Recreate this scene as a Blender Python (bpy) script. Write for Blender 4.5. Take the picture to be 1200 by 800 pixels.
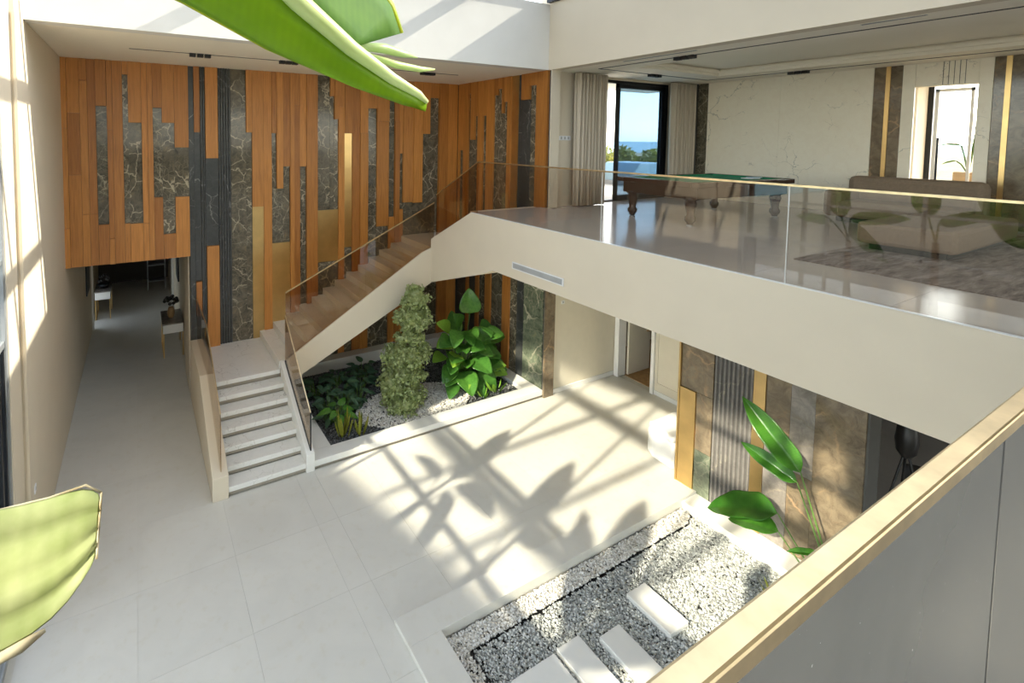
import bpy, math, random
import numpy as np
from mathutils import Vector, Matrix

random.seed(7)
rng = np.random.default_rng(7)
for o in list(bpy.data.objects):
    bpy.data.objects.remove(o, do_unlink=True)
SC = bpy.context.scene
COL = SC.collection

# ------------------------------------------------------------------ camera
H = 5.8
f_px, cx, cy = 572.9555, 460.3319, 193.9645
yaw, pitch, roll = (math.radians(a) for a in (27.56569, -3.17402, 0.46425))
fw = Vector((math.sin(yaw)*math.cos(pitch), math.cos(yaw)*math.cos(pitch), math.sin(pitch)))
rt = Vector((math.cos(yaw), -math.sin(yaw), 0)); up = rt.cross(fw)
rt2 = math.cos(roll)*rt + math.sin(roll)*up
up2 = -math.sin(roll)*rt + math.cos(roll)*up
cam_d = bpy.data.cameras.new('camera'); cam = bpy.data.objects.new('camera', cam_d); COL.objects.link(cam)
cam_d.sensor_width = 36; cam_d.sensor_fit = 'HORIZONTAL'
cam_d.lens = f_px/1200*36
cam_d.shift_x = (600-cx)/1200
cam_d.shift_y = (cy-400)/1200
cam_d.clip_start = 0.05; cam_d.clip_end = 30000
m = Matrix.Identity(4)
for i in range(3):
    m[i][0], m[i][1], m[i][2] = rt2[i], up2[i], -fw[i]
m.translation = Vector((0, 0, H))
cam.matrix_world = m
SC.camera = cam

# ------------------------------------------------------------------ sky, sun, reflected sun, exposure
SUN_DIR = Vector((-1.56, 0.27, -1.0)).normalized()          # direction the sunlight travels
w = bpy.data.worlds.new('world'); SC.world = w; w.use_nodes = True
nt = w.node_tree; nt.nodes.clear()
sky = nt.nodes.new('ShaderNodeTexSky'); sky.sky_type = 'NISHITA'; sky.sun_disc = False
sky.sun_elevation = math.asin(-SUN_DIR.z)
sky.sun_rotation = math.atan2(-SUN_DIR.x, -SUN_DIR.y)
sky.air_density = 1.0; sky.dust_density = 0.8; sky.ozone_density = 1.0
bg = nt.nodes.new('ShaderNodeBackground'); bg.inputs[1].default_value = 0.62
ow = nt.nodes.new('ShaderNodeOutputWorld')
hs = nt.nodes.new('ShaderNodeHueSaturation'); hs.inputs['Saturation'].default_value = 0.45
nt.links.new(sky.outputs[0], hs.inputs['Color']); nt.links.new(hs.outputs[0], bg.inputs[0]); nt.links.new(bg.outputs[0], ow.inputs[0])

def lamp(name, kind, loc, direction, energy, color):
    d = bpy.data.lights.new(name, kind); d.energy = energy; d.color = color
    o = bpy.data.objects.new(name, d); COL.objects.link(o); o.location = loc
    o.rotation_euler = Vector(direction).to_track_quat('-Z', 'Y').to_euler()
    return o, d
sun, sd = lamp('sun', 'SUN', (30, -5, 20), SUN_DIR, 8.0, (1.0, 0.93, 0.82)); sd.angle = math.radians(0.53)
# added lamp outside, standing in for sun reflected off the left glazing: a collimated beam
RD = Vector((1.56, 0.40, -1.0)).normalized()
bc = Vector((-1.3, 3.3, 5.30)) - RD*14.5
rl, rd = lamp('reflected_sun', 'AREA', bc, RD, 225.0, (1.0, 0.91, 0.74))
rd.shape = 'RECTANGLE'; rd.size = 7.6; rd.size_y = 3.35; rd.spread = math.radians(1.0)

SC.view_settings.view_transform = 'Standard'; SC.view_settings.look = 'None'
SC.view_settings.gamma = 1.0; SC.view_settings.use_curve_mapping = False
SC.view_settings.exposure = 0.32

# ------------------------------------------------------------------ materials
def nodes(name):
    mt = bpy.data.materials.new(name); mt.use_nodes = True
    n = mt.node_tree; n.nodes.clear()
    out = n.nodes.new('ShaderNodeOutputMaterial'); p = n.nodes.new('ShaderNodeBsdfPrincipled')
    n.links.new(p.outputs[0], out.inputs[0])
    return mt, n, p, out
def C4(c): return (c[0], c[1], c[2], 1)
def pos(n, scale=(1, 1, 1), obj=False):
    if obj:
        g = n.nodes.new('ShaderNodeTexCoord'); s = g.outputs['Object']
    else:
        g = n.nodes.new('ShaderNodeNewGeometry'); s = g.outputs['Position']
    mp = n.nodes.new('ShaderNodeMapping'); mp.inputs['Scale'].default_value = scale
    n.links.new(s, mp.inputs[0]); return mp.outputs[0]
def noise(n, vec, scale, detail=4, rough=0.55, dist=0.0):
    t = n.nodes.new('ShaderNodeTexNoise'); t.inputs['Scale'].default_value = scale
    t.inputs['Detail'].default_value = detail; t.inputs['Roughness'].default_value = rough
    t.inputs['Distortion'].default_value = dist
    n.links.new(vec, t.inputs['Vector']); return t
def ramp(n, fac, stops):
    r = n.nodes.new('ShaderNodeValToRGB'); e = r.color_ramp.elements
    while len(e) < len(stops): e.new(0.5)
    for i, (p_, c_) in enumerate(stops): e[i].position = p_; e[i].color = C4(c_)
    n.links.new(fac, r.inputs[0]); return r.outputs[0]
def mixc(n, fac, a, b, mode='MIX'):
    x = n.nodes.new('ShaderNodeMix'); x.data_type = 'RGBA'; x.blend_type = mode
    for s, v in ((x.inputs[0], fac), (x.inputs[6], a), (x.inputs[7], b)):
        if hasattr(v, 'links'): n.links.new(v, s)
        else: s.default_value = v if isinstance(v, (int, float)) else C4(v)
    return x.outputs[2]
def mth(n, op, a, b=0.0):
    x = n.nodes.new('ShaderNodeMath'); x.operation = op
    for s, v in ((x.inputs[0], a), (x.inputs[1], b)):
        if hasattr(v, 'links'): n.links.new(v, s)
        else: s.default_value = v
    return x.outputs[0]
def bump(n, p, h, strength=0.2, dist=0.01):
    b = n.nodes.new('ShaderNodeBump'); b.inputs['Strength'].default_value = strength
    b.inputs['Distance'].default_value = dist
    n.links.new(h, b.inputs['Height']); n.links.new(b.outputs[0], p.inputs['Normal'])
def rnd(n):
    return n.nodes.new('ShaderNodeObjectInfo').outputs['Random']
M = {}
def plain(key, c, rough=0.6, metal=0.0, var=0.06, scale=6.0, bmp=0.0, spec=0.5):
    mt, n, p, o = nodes(key); v = pos(n); t = noise(n, v, scale, 5)
    a = tuple(x*(1-var) for x in c); b = tuple(min(1, x*(1+var)) for x in c)
    n.links.new(ramp(n, t.outputs[0], [(0.3, a), (0.7, b)]), p.inputs['Base Color'])
    p.inputs['Roughness'].default_value = rough; p.inputs['Metallic'].default_value = metal
    p.inputs['Specular IOR Level'].default_value = spec
    if bmp:
        t2 = noise(n, v, 120, 3); bump(n, p, t2.outputs[0], bmp, 0.004)
    M[key] = mt; return mt
plain('plaster', (0.67, 0.585, 0.45), 0.85, var=0.02, scale=1.5, bmp=0.25, spec=0.2)
plain('rough_plaster', (0.76, 0.73, 0.66), 0.9, var=0.02, scale=2, bmp=0.8, spec=0.2)
plain('ceiling_paint', (0.90, 0.83, 0.69), 0.85, var=0.01, spec=0.2)
plain('cream_panel', (0.72, 0.66, 0.53), 0.5, var=0.02)
plain('dark_metal', (0.018, 0.020, 0.024), 0.35, 0.6)
plain('black', (0.008, 0.008, 0.008), 0.5)
plain('grey_metal', (0.33, 0.35, 0.36), 0.35, 0.4)
plain('brass', (0.66, 0.46, 0.20), 0.28, 1.0, var=0.10, scale=3)
plain('old_brass', (0.64, 0.50, 0.29), 0.36, 1.0, var=0.18, scale=14)
plain('white_vent', (0.75, 0.74, 0.72), 0.5)
plain('vent_grey', (0.42, 0.42, 0.41), 0.5)
plain('baize', (0.005, 0.20, 0.085), 0.9, var=0.05, scale=60)
plain('table_wood', (0.035, 0.014, 0.008), 0.25)
plain('sofa_fabric', (0.22, 0.16, 0.105), 0.85, var=0.10, scale=30, bmp=0.3)
plain('dark_leather', (0.02, 0.017, 0.015), 0.4)
plain('terracotta', (0.62, 0.42, 0.24), 0.6)
plain('stem_green', (0.10, 0.19, 0.03), 0.5, var=0.2, scale=15)
plain('bark', (0.16, 0.10, 0.06), 0.9, var=0.3, scale=30)
plain('white_stone', (0.77, 0.755, 0.70), 0.45, var=0.03, scale=3)
plain('white_gloss', (0.84, 0.83, 0.80), 0.2, var=0.01)
plain('soil', (0.045, 0.042, 0.038), 0.95, var=0.3, scale=20)
plain('parquet', (0.42, 0.24, 0.09), 0.35, var=0.2, scale=10)
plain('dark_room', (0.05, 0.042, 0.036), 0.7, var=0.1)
plain('shadow_grid_paint', (0.10, 0.10, 0.10), 0.6)
plain('spa_cover', (0.30, 0.45, 0.52), 0.4)
plain('grout', (0.60, 0.57, 0.49), 0.8)
plain('gap_shade_stone', (0.36, 0.32, 0.25), 0.7)  # darkened stone: shade of the riser gaps and under the curb in its colour
plain('recess_dark', (0.10, 0.095, 0.085), 0.7)
plain('grass', (0.30, 0.25, 0.14), 0.95, var=0.3, scale=0.5)
plain('switch_white', (0.8, 0.8, 0.8), 0.4)
plain('vase_brown', (0.30, 0.18, 0.08), 0.5, var=0.2)

def wood():
    mt, n, p, o = nodes('wood_plank'); v = pos(n, (14, 14, 0.8))
    t = noise(n, v, 2.2, 8, 0.62, 0.6)
    c = ramp(n, t.outputs[0], [(0.25, (0.36, 0.140, 0.026)), (0.5, (0.52, 0.215, 0.045)), (0.75, (0.62, 0.275, 0.065))])
    r = rnd(n); tone = ramp(n, r, [(0.0, (0.72, 0.66, 0.62)), (0.5, (0.95, 0.95, 0.95)), (1.0, (1.10, 1.10, 1.08))])
    n.links.new(mixc(n, 1.0, c, tone, 'MULTIPLY'), p.inputs['Base Color'])
    p.inputs['Roughness'].default_value = 0.42; bump(n, p, t.outputs[0], 0.12, 0.004); M['wood'] = mt
wood()
def marble(key, dark, mid, vein, vs=1.6, amount=0.022, gold=(0.30, 0.20, 0.08), rough=0.12, warp=0.45, cover=(0.40, 0.62)):
    mt, n, p, o = nodes(key); v = pos(n)
    r = rnd(n); cmb = n.nodes.new('ShaderNodeCombineXYZ')
    n.links.new(mth(n, 'MULTIPLY', r, 17.0), cmb.inputs[0]); n.links.new(mth(n, 'MULTIPLY', r, 5.0), cmb.inputs[2])
    add = n.nodes.new('ShaderNodeVectorMath'); n.links.new(v, add.inputs[0]); n.links.new(cmb.outputs[0], add.inputs[1])
    d = noise(n, add.outputs[0], 1.7, 5, 0.6)
    off = n.nodes.new('ShaderNodeVectorMath'); off.operation = 'MULTIPLY_ADD'
    n.links.new(d.outputs['Color'], off.inputs[0]); off.inputs[1].default_value = (warp, warp, warp); n.links.new(add.outputs[0], off.inputs[2])
    def mask(sc, lo, hi):
        t = noise(n, add.outputs[0], sc, 3); return ramp(n, t.outputs[0], [(lo, (0, 0, 0)), (hi, (1, 1, 1))])
    def veins(sc, am):
        vo = n.nodes.new('ShaderNodeTexVoronoi'); vo.feature = 'DISTANCE_TO_EDGE'; vo.inputs['Scale'].default_value = sc
        n.links.new(off.outputs[0], vo.inputs['Vector'])
        return ramp(n, vo.outputs['Distance'], [(0.0, (1, 1, 1)), (am, (0, 0, 0))])
    b = noise(n, add.outputs[0], 6.0, 9, 0.72, 0.8)
    base = ramp(n, b.outputs[0], [(0.30, dark), (0.58, mid), (0.80, gold)])
    f1 = mixc(n, 1.0, veins(vs, amount), mask(1.5, *cover), 'MULTIPLY')
    f2 = mixc(n, 1.0, veins(vs*3.3, amount*1.7), mask(1.1, cover[0]+.04, cover[1]+.04), 'MULTIPLY')
    c1 = mixc(n, f2, base, tuple(x*0.6 for x in vein)); c2 = mixc(n, f1, c1, vein)
    n.links.new(c2, p.inputs['Base Color']); p.inputs['Roughness'].default_value = rough; M[key] = mt
marble('forest_marble', (0.038, 0.034, 0.024), (0.15, 0.13, 0.09), (0.52, 0.45, 0.32), 2.3, 0.028, cover=(0.36, 0.56))
marble('green_marble', (0.05, 0.07, 0.045), (0.17, 0.19, 0.13), (0.50, 0.46, 0.34), 1.5, 0.03, (0.32, 0.26, 0.13))
marble('brown_marble', (0.10, 0.075, 0.05), (0.22, 0.17, 0.11), (0.42, 0.27, 0.15), 1.1, 0.022, (0.30, 0.21, 0.12))
marble('grey_marble', (0.16, 0.14, 0.12), (0.27, 0.24, 0.21), (0.40, 0.34, 0.26), 0.8, 0.015, (0.30, 0.27, 0.23))
marble('slate', (0.030, 0.033, 0.032), (0.055, 0.057, 0.054), (0.34, 0.34, 0.31), 0.9, 0.008, (0.07, 0.07, 0.065), 0.3)
marble('fluted_slate', (0.040, 0.042, 0.040), (0.075, 0.077, 0.074), (0.30, 0.30, 0.29), 0.5, 0.006, (0.09, 0.09, 0.085), 0.25)
marble('fluted_stone', (0.13, 0.12, 0.11), (0.19, 0.175, 0.16), (0.30, 0.27, 0.22), 0.5, 0.006, (0.22, 0.20, 0.18), 0.2)
marble('white_marble', (0.86, 0.78, 0.62), (0.90, 0.83, 0.67), (0.42, 0.40, 0.33), 0.75, 0.007, (0.85, 0.81, 0.68), 0.25, 0.7, (0.5, 0.6))
marble('step_marble', (0.74, 0.72, 0.66), (0.79, 0.77, 0.71), (0.60, 0.56, 0.48), 1.3, 0.012, (0.75, 0.72, 0.65), 0.3, 0.6, (0.45, 0.6))

def tile(key, c, rough, vein):
    mt, n, p, o = nodes(key); v = pos(n); t = noise(n, v, 1.1, 9, 0.62, 0.8); t2 = noise(n, v, 7, 6, 0.6)
    a = ramp(n, t.outputs[0], [(0.35, tuple(x*0.93 for x in c)), (0.65, c)])
    b = ramp(n, t2.outputs[0], [(0.55, (1, 1, 1)), (0.75, vein)])
    r = ramp(n, rnd(n), [(0, (0.985, 0.985, 0.985)), (1, (1.015, 1.015, 1.015))])
    n.links.new(mixc(n, 1.0, mixc(n, 1.0, a, b, 'MULTIPLY'), r, 'MULTIPLY'), p.inputs['Base Color'])
    p.inputs['Roughness'].default_value = rough; M[key] = mt
tile('floor_tile', (0.67, 0.65, 0.585), 0.38, (0.95, 0.93, 0.88))
tile('upper_tile', (0.52, 0.485, 0.445), 0.16, (0.92, 0.9, 0.88))
def carpet():
    mt, n, p, o = nodes('carpet'); v = pos(n, (1.2, 6, 1)); t = noise(n, v, 1.6, 9, 0.7, 0.5)
    n.links.new(ramp(n, t.outputs[0], [(0.35, (0.10, 0.075, 0.06)), (0.5, (0.22, 0.18, 0.15)), (0.68, (0.38, 0.33, 0.29))]), p.inputs['Base Color'])
    p.inputs['Roughness'].default_value = 0.95; M['carpet'] = mt
carpet()
def glass(key, tint, base=0.04, power=5.0, rough=0.0):
    mt = bpy.data.materials.new(key); mt.use_nodes = True; n = mt.node_tree; n.nodes.clear()
    out = n.nodes.new('ShaderNodeOutputMaterial'); tr = n.nodes.new('ShaderNodeBsdfTransparent'); tr.inputs[0].default_value = C4(tint)
    gl = n.nodes.new('ShaderNodeBsdfGlossy'); gl.inputs['Roughness'].default_value = rough
    lw = n.nodes.new('ShaderNodeLayerWeight'); lw.inputs[0].default_value = 0.5
    fac = mth(n, 'ADD', mth(n, 'MULTIPLY', mth(n, 'POWER', lw.outputs['Facing'], power), 0.9), base)
    mx = n.nodes.new('ShaderNodeMixShader'); n.links.new(fac, mx.inputs[0])
    n.links.new(tr.outputs[0], mx.inputs[1]); n.links.new(gl.outputs[0], mx.inputs[2]); n.links.new(mx.outputs[0], out.inputs[0])
    M[key] = mt
glass('clear_glass', (0.96, 0.97, 0.96), 0.03)
glass('dimming_glass', (0.64, 0.72, 0.79), 0.04)  # tint added to dim the bright sky behind the terrace door
glass('smoked_glass', (0.78, 0.68, 0.56), 0.05)
glass('grey_glass', (0.90, 0.865, 0.82), 0.05)
glass('table_glass', (0.80, 0.88, 0.84), 0.08)
def opaque_glass():  # nearly even grey with fine pale specks, not see-through
    mt, n, p, o = nodes('opaque_glass'); v = pos(n); t = noise(n, v, 4, 5); t2 = noise(n, v, 160, 2)
    a = ramp(n, t.outputs[0], [(0.3, (0.145, 0.142, 0.130)), (0.7, (0.175, 0.170, 0.155))])
    b = ramp(n, t2.outputs[0], [(0.76, (0, 0, 0)), (0.79, (0.5, 0.5, 0.5))])
    n.links.new(mixc(n, 1.0, a, b, 'ADD'), p.inputs['Base Color'])
    p.inputs['Roughness'].default_value = 0.22; M['opaque_glass'] = mt
opaque_glass()
def leaf(key, a, b, trans, tr=0.35, rough=0.35, bands=0.0):
    mt, n, p, out = nodes(key); v = pos(n, obj=True); t = noise(n, v, 9, 4)
    c = ramp(n, t.outputs[0], [(0.35, a), (0.65, b)])
    if bands:
        wv = n.nodes.new('ShaderNodeTexWave'); wv.inputs['Scale'].default_value = bands; wv.inputs['Distortion'].default_value = 1.0
        wv.bands_direction = 'X'
        n.links.new(v, wv.inputs[0])
        c = mixc(n, mth(n, 'MULTIPLY', wv.outputs[1], 0.16), c, tuple(x*0.55 for x in a))
    rr = ramp(n, rnd(n), [(0, (0.75, 0.8, 0.8)), (1, (1.15, 1.12, 1.0))])
    c = mixc(n, 1.0, c, rr, 'MULTIPLY')
    n.links.new(c, p.inputs['Base Color']); p.inputs['Roughness'].default_value = rough
    ts = n.nodes.new('ShaderNodeBsdfTranslucent'); ts.inputs[0].default_value = C4(trans)
    mx = n.nodes.new('ShaderNodeMixShader'); mx.inputs[0].default_value = tr
    n.links.new(p.outputs[0], mx.inputs[1]); n.links.new(ts.outputs[0], mx.inputs[2]); n.links.new(mx.outputs[0], out.inputs[0])
    M[key] = mt
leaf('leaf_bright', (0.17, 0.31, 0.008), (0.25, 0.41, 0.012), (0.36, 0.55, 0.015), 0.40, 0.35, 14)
leaf('leaf_rib', (0.55, 0.66, 0.30), (0.66, 0.74, 0.42), (0.6, 0.75, 0.3), 0.3)
leaf('leaf_edge', (0.40, 0.50, 0.02), (0.55, 0.58, 0.03), (0.7, 0.7, 0.05), 0.3)
leaf('leaf_shade', (0.05, 0.15, 0.012), (0.09, 0.21, 0.018), (0.12, 0.28, 0.015), 0.30, 0.75, 14)  # darker copy of the leaf green, shade of one half in its colour
leaf('leaf_pale', (0.26, 0.32, 0.11), (0.44, 0.48, 0.25), (0.30, 0.38, 0.10), 0.25, 0.5, 8)
leaf('leaf_dry', (0.45, 0.32, 0.16), (0.75, 0.68, 0.52), (0.5, 0.4, 0.2), 0.2, 0.7)
leaf('leaf_mid', (0.045, 0.16, 0.02), (0.08, 0.24, 0.03), (0.16, 0.42, 0.03), 0.3, 0.22, 12)
leaf('leaf_big', (0.05, 0.15, 0.025), (0.10, 0.26, 0.04), (0.18, 0.42, 0.05), 0.28, 0.18)
leaf('leaf_lime', (0.20, 0.38, 0.04), (0.30, 0.50, 0.07), (0.35, 0.6, 0.06), 0.35, 0.3)
leaf('leaf_dark', (0.035, 0.085, 0.045), (0.085, 0.16, 0.09), (0.08, 0.2, 0.07), 0.2, 0.35)
leaf('leaf_topiary', (0.32, 0.38, 0.13), (0.58, 0.62, 0.32), (0.40, 0.48, 0.15), 0.3, 0.5)
leaf('leaf_yellow', (0.24, 0.27, 0.03), (0.42, 0.40, 0.06), (0.4, 0.4, 0.05), 0.3, 0.4, 10)
leaf('leaf_shrub', (0.24, 0.25, 0.06), (0.46, 0.42, 0.12), (0.35, 0.34, 0.08), 0.3, 0.6)
def pebble(key, stops, rough=0.7):
    mt, n, p, o = nodes(key)
    at = n.nodes.new('ShaderNodeAttribute'); at.attribute_name = 'tone'
    n.links.new(ramp(n, at.outputs['Fac'], stops), p.inputs['Base Color']); p.inputs['Roughness'].default_value = rough; M[key] = mt
pebble('grey_pebble', [(0, (0.27, 0.28, 0.26)), (0.5, (0.52, 0.53, 0.49)), (1, (0.78, 0.78, 0.74))])
pebble('dark_pebble', [(0, (0.06, 0.065, 0.065)), (0.6, (0.14, 0.145, 0.14)), (1, (0.30, 0.30, 0.29))])
pebble('white_pebble', [(0, (0.50, 0.46, 0.38)), (0.5, (0.74, 0.71, 0.64)), (1, (0.85, 0.83, 0.78))])
def curtain_mat():
    mt, n, p, o = nodes('curtain_fabric'); v = pos(n); t = noise(n, v, 90, 2)
    n.links.new(ramp(n, t.outputs[0], [(0.3, (0.50, 0.43, 0.33)), (0.7, (0.58, 0.505, 0.395))]), p.inputs['Base Color'])
    p.inputs['Roughness'].default_value = 0.9; M['curtain'] = mt
curtain_mat()
def sea_mat():
    mt, n, p, o = nodes('sea_water'); v = pos(n, (0.01, 0.05, 1)); t = noise(n, v, 1, 4)
    n.links.new(ramp(n, t.outputs[0], [(0.3, (0.03, 0.20, 0.25)), (0.7, (0.06, 0.28, 0.32))]), p.inputs['Base Color'])
    p.inputs['Roughness'].default_value = 0.35; M['sea'] = mt
sea_mat()

# ------------------------------------------------------------------ builders
ORG = {}
def tag(o, label=None, cat=None, group=None, kind=None):
    if label: o['label'] = label
    if cat: o['category'] = cat
    if group: o['group'] = group
    if kind: o['kind'] = kind
    return o
def thing(name, label, cat, loc=(0, 0, 0), rotz=0.0, group=None, kind=None):
    o = bpy.data.objects.new(name, None); COL.objects.link(o); o.location = loc; o.rotation_euler = (0, 0, rotz)
    o.empty_display_size = 0.1
    ORG[o.name] = (0, 0, 0) if rotz else tuple(loc)
    return tag(o, label, cat, group, kind)
class MB:
    def __init__(s): s.v = []; s.f = []
    def box(s, x0, x1, y0, y1, z0, z1):
        b = len(s.v)
        s.v += [(x0,y0,z0),(x1,y0,z0),(x1,y1,z0),(x0,y1,z0),(x0,y0,z1),(x1,y0,z1),(x1,y1,z1),(x0,y1,z1)]
        s.f += [tuple(b+i for i in q) for q in ((0,3,2,1),(4,5,6,7),(0,1,5,4),(1,2,6,5),(2,3,7,6),(3,0,4,7))]
        return s
    def prism(s, poly, axis, a, b):
        # poly: 2-D points in the two other axes (in x,y,z order), extruded along axis from a to b
        def P(p, t):
            return {0: (t, p[0], p[1]), 1: (p[0], t, p[1]), 2: (p[0], p[1], t)}[axis]
        n = len(poly); o = len(s.v)
        s.v += [P(p, a) for p in poly] + [P(p, b) for p in poly]
        s.f.append(tuple(o+i for i in range(n))); s.f.append(tuple(o+n+i for i in reversed(range(n))))
        for i in range(n):
            j = (i+1) % n; s.f.append((o+i, o+n+i, o+n+j, o+j))
        return s
    def tube(s, pts, rad, n=8, cap=True):
        pts = [Vector(p) for p in pts]; o = len(s.v)
        if not hasattr(rad, '__len__'): rad = [rad]*len(pts)
        for i, p in enumerate(pts):
            d = (pts[min(i+1, len(pts)-1)] - pts[max(i-1, 0)]).normalized()
            a = d.cross(Vector((0, 0, 1)));
            if a.length < 1e-3: a = Vector((1, 0, 0))
            a.normalize(); b = d.cross(a)
            for k in range(n):
                t = 2*math.pi*k/n; s.v.append(tuple(p + rad[i]*(math.cos(t)*a + math.sin(t)*b)))
        for i in range(len(pts)-1):
            for k in range(n):
                k2 = (k+1) % n; s.f.append((o+i*n+k, o+i*n+k2, o+(i+1)*n+k2, o+(i+1)*n+k))
        if cap:
            s.f.append(tuple(o+k for k in reversed(range(n)))); e = o+(len(pts)-1)*n; s.f.append(tuple(e+k for k in range(n)))
        return s
    def lathe(s, prof, c, n=20):
        o = len(s.v)
        for r, z in prof:
            for k in range(n):
                t = 2*math.pi*k/n; s.v.append((c[0]+r*math.cos(t), c[1]+r*math.sin(t), c[2]+z))
        for i in range(len(prof)-1):
            for k in range(n):
                k2 = (k+1) % n; s.f.append((o+i*n+k, o+i*n+k2, o+(i+1)*n+k2, o+(i+1)*n+k))
        s.f.append(tuple(o+k for k in reversed(range(n)))); e = o+(len(prof)-1)*n; s.f.append(tuple(e+k for k in range(n)))
        return s
    def grid(s, P):
        r, c = len(P), len(P[0]); o = len(s.v)
        for row in P: s.v += [tuple(q) for q in row]
        for i in range(r-1):
            for j in range(c-1): s.f.append((o+i*c+j, o+i*c+j+1, o+(i+1)*c+j+1, o+(i+1)*c+j))
        return s
    def build(s, name, mat, parent=None, smooth=False, bevel=0.0, solid=0.0, sub=0):
        og = ORG.get(parent.name, (0, 0, 0)) if parent else (0, 0, 0)
        me = bpy.data.meshes.new(name)
        me.from_pydata([(a-og[0], b-og[1], c-og[2]) for a, b, c in s.v], [], s.f); me.update()
        import bmesh
        bm = bmesh.new(); bm.from_mesh(me); bmesh.ops.recalc_face_normals(bm, faces=bm.faces); bm.to_mesh(me); bm.free()
        me.materials.append(M[mat] if isinstance(mat, str) else mat)
        if smooth:
            me.polygons.foreach_set('use_smooth', [True]*len(me.polygons))
        o = bpy.data.objects.new(name, me); COL.objects.link(o)
        if parent: o.parent = parent; ORG[o.name] = og
        else: ORG[o.name] = (0, 0, 0)
        if bevel:
            b = o.modifiers.new('bevel', 'BEVEL'); b.width = bevel; b.segments = 2; b.limit_method = 'ANGLE'
        if solid:
            b = o.modifiers.new('solid', 'SOLIDIFY'); b.thickness = solid; b.offset = 0
        if sub:
            b = o.modifiers.new('sub', 'SUBSURF'); b.levels = sub; b.render_levels = sub
        return o
def box(name, mat, x0, x1, y0, y1, z0, z1, parent=None, bevel=0.0):
    return MB().box(x0, x1, y0, y1, z0, z1).build(name, mat, parent, bevel=bevel)
def struct(o, label, cat): return tag(o, label, cat, None, 'structure')
def sbox(name, mat, x0, x1, y0, y1, z0, z1, label, cat, bevel=0.0):
    return struct(box(name, mat, x0, x1, y0, y1, z0, z1, None, bevel), label, cat)

# unit cube shared by alike flat pieces (scaled per piece)
UNIT = {}
def piece(name, mat, x0, x1, y0, y1, z0, z1, parent):
    if mat not in UNIT:
        mb = MB().box(-.5, .5, -.5, .5, -.5, .5); me = bpy.data.meshes.new('panel_'+mat)
        me.from_pydata(mb.v, [], mb.f); me.materials.append(M[mat]); UNIT[mat] = me
    o = bpy.data.objects.new(name, UNIT[mat]); COL.objects.link(o)
    og = ORG.get(parent.name, (0, 0, 0))
    o.parent = parent
    o.location = ((x0+x1)/2-og[0], (y0+y1)/2-og[1], (z0+z1)/2-og[2])
    o.scale = (x1-x0, y1-y0, z1-z0); return o

# ------------------------------------------------------------------ levels and planes
XL, XS, XR, XM = -1.30, 6.05, 8.00, 13.40      # left wall, balcony edge, right wall, marble wall upstairs
YW, YN = 11.40, 0.20                           # back wall face, near gallery edge
ZG, ZC, ZR = 4.29, 7.32, 8.73                  # gallery floor, ceiling, roof light sill
ZB = 3.26                                      # underside of the gallery

# ================================================================== STRUCTURE
# ---- ground floor: screed below, separate tiles on top
floor = struct(MB().box(-1.8, 10.8, 4.88, 22.5, -0.30, -0.012).box(-1.8, 2.62, -5.5, 4.88, -0.30, -0.012)
               .build('floor', 'grout'), 'pale beige stone tiled ground floor of the atrium', 'floor')
TS = 1.2
def tiles(x0, x1, y0, y1):
    i0 = math.floor((x0-XL)/TS); 
    x = XL + i0*TS
    while x < x1-1e-6:
        a, b = max(x, x0), min(x+TS, x1)
        y = 7.93 + math.floor((y0-7.93)/TS)*TS
        while y < y1-1e-6:
            c, d = max(y, y0), min(y+TS, y1)
            if b-a > 0.02 and d-c > 0.02:
                piece('tile', 'floor_tile', a+.001, b-.001, c+.001, d-.001, -0.012, 0.0, floor)
            y += TS
        x += TS
tiles(XL, 0.95, 7.93, 22.0)
tiles(XL, 2.62, -5.0, 7.93)
tiles(2.62, 10.4, 4.88, 7.93)

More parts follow.
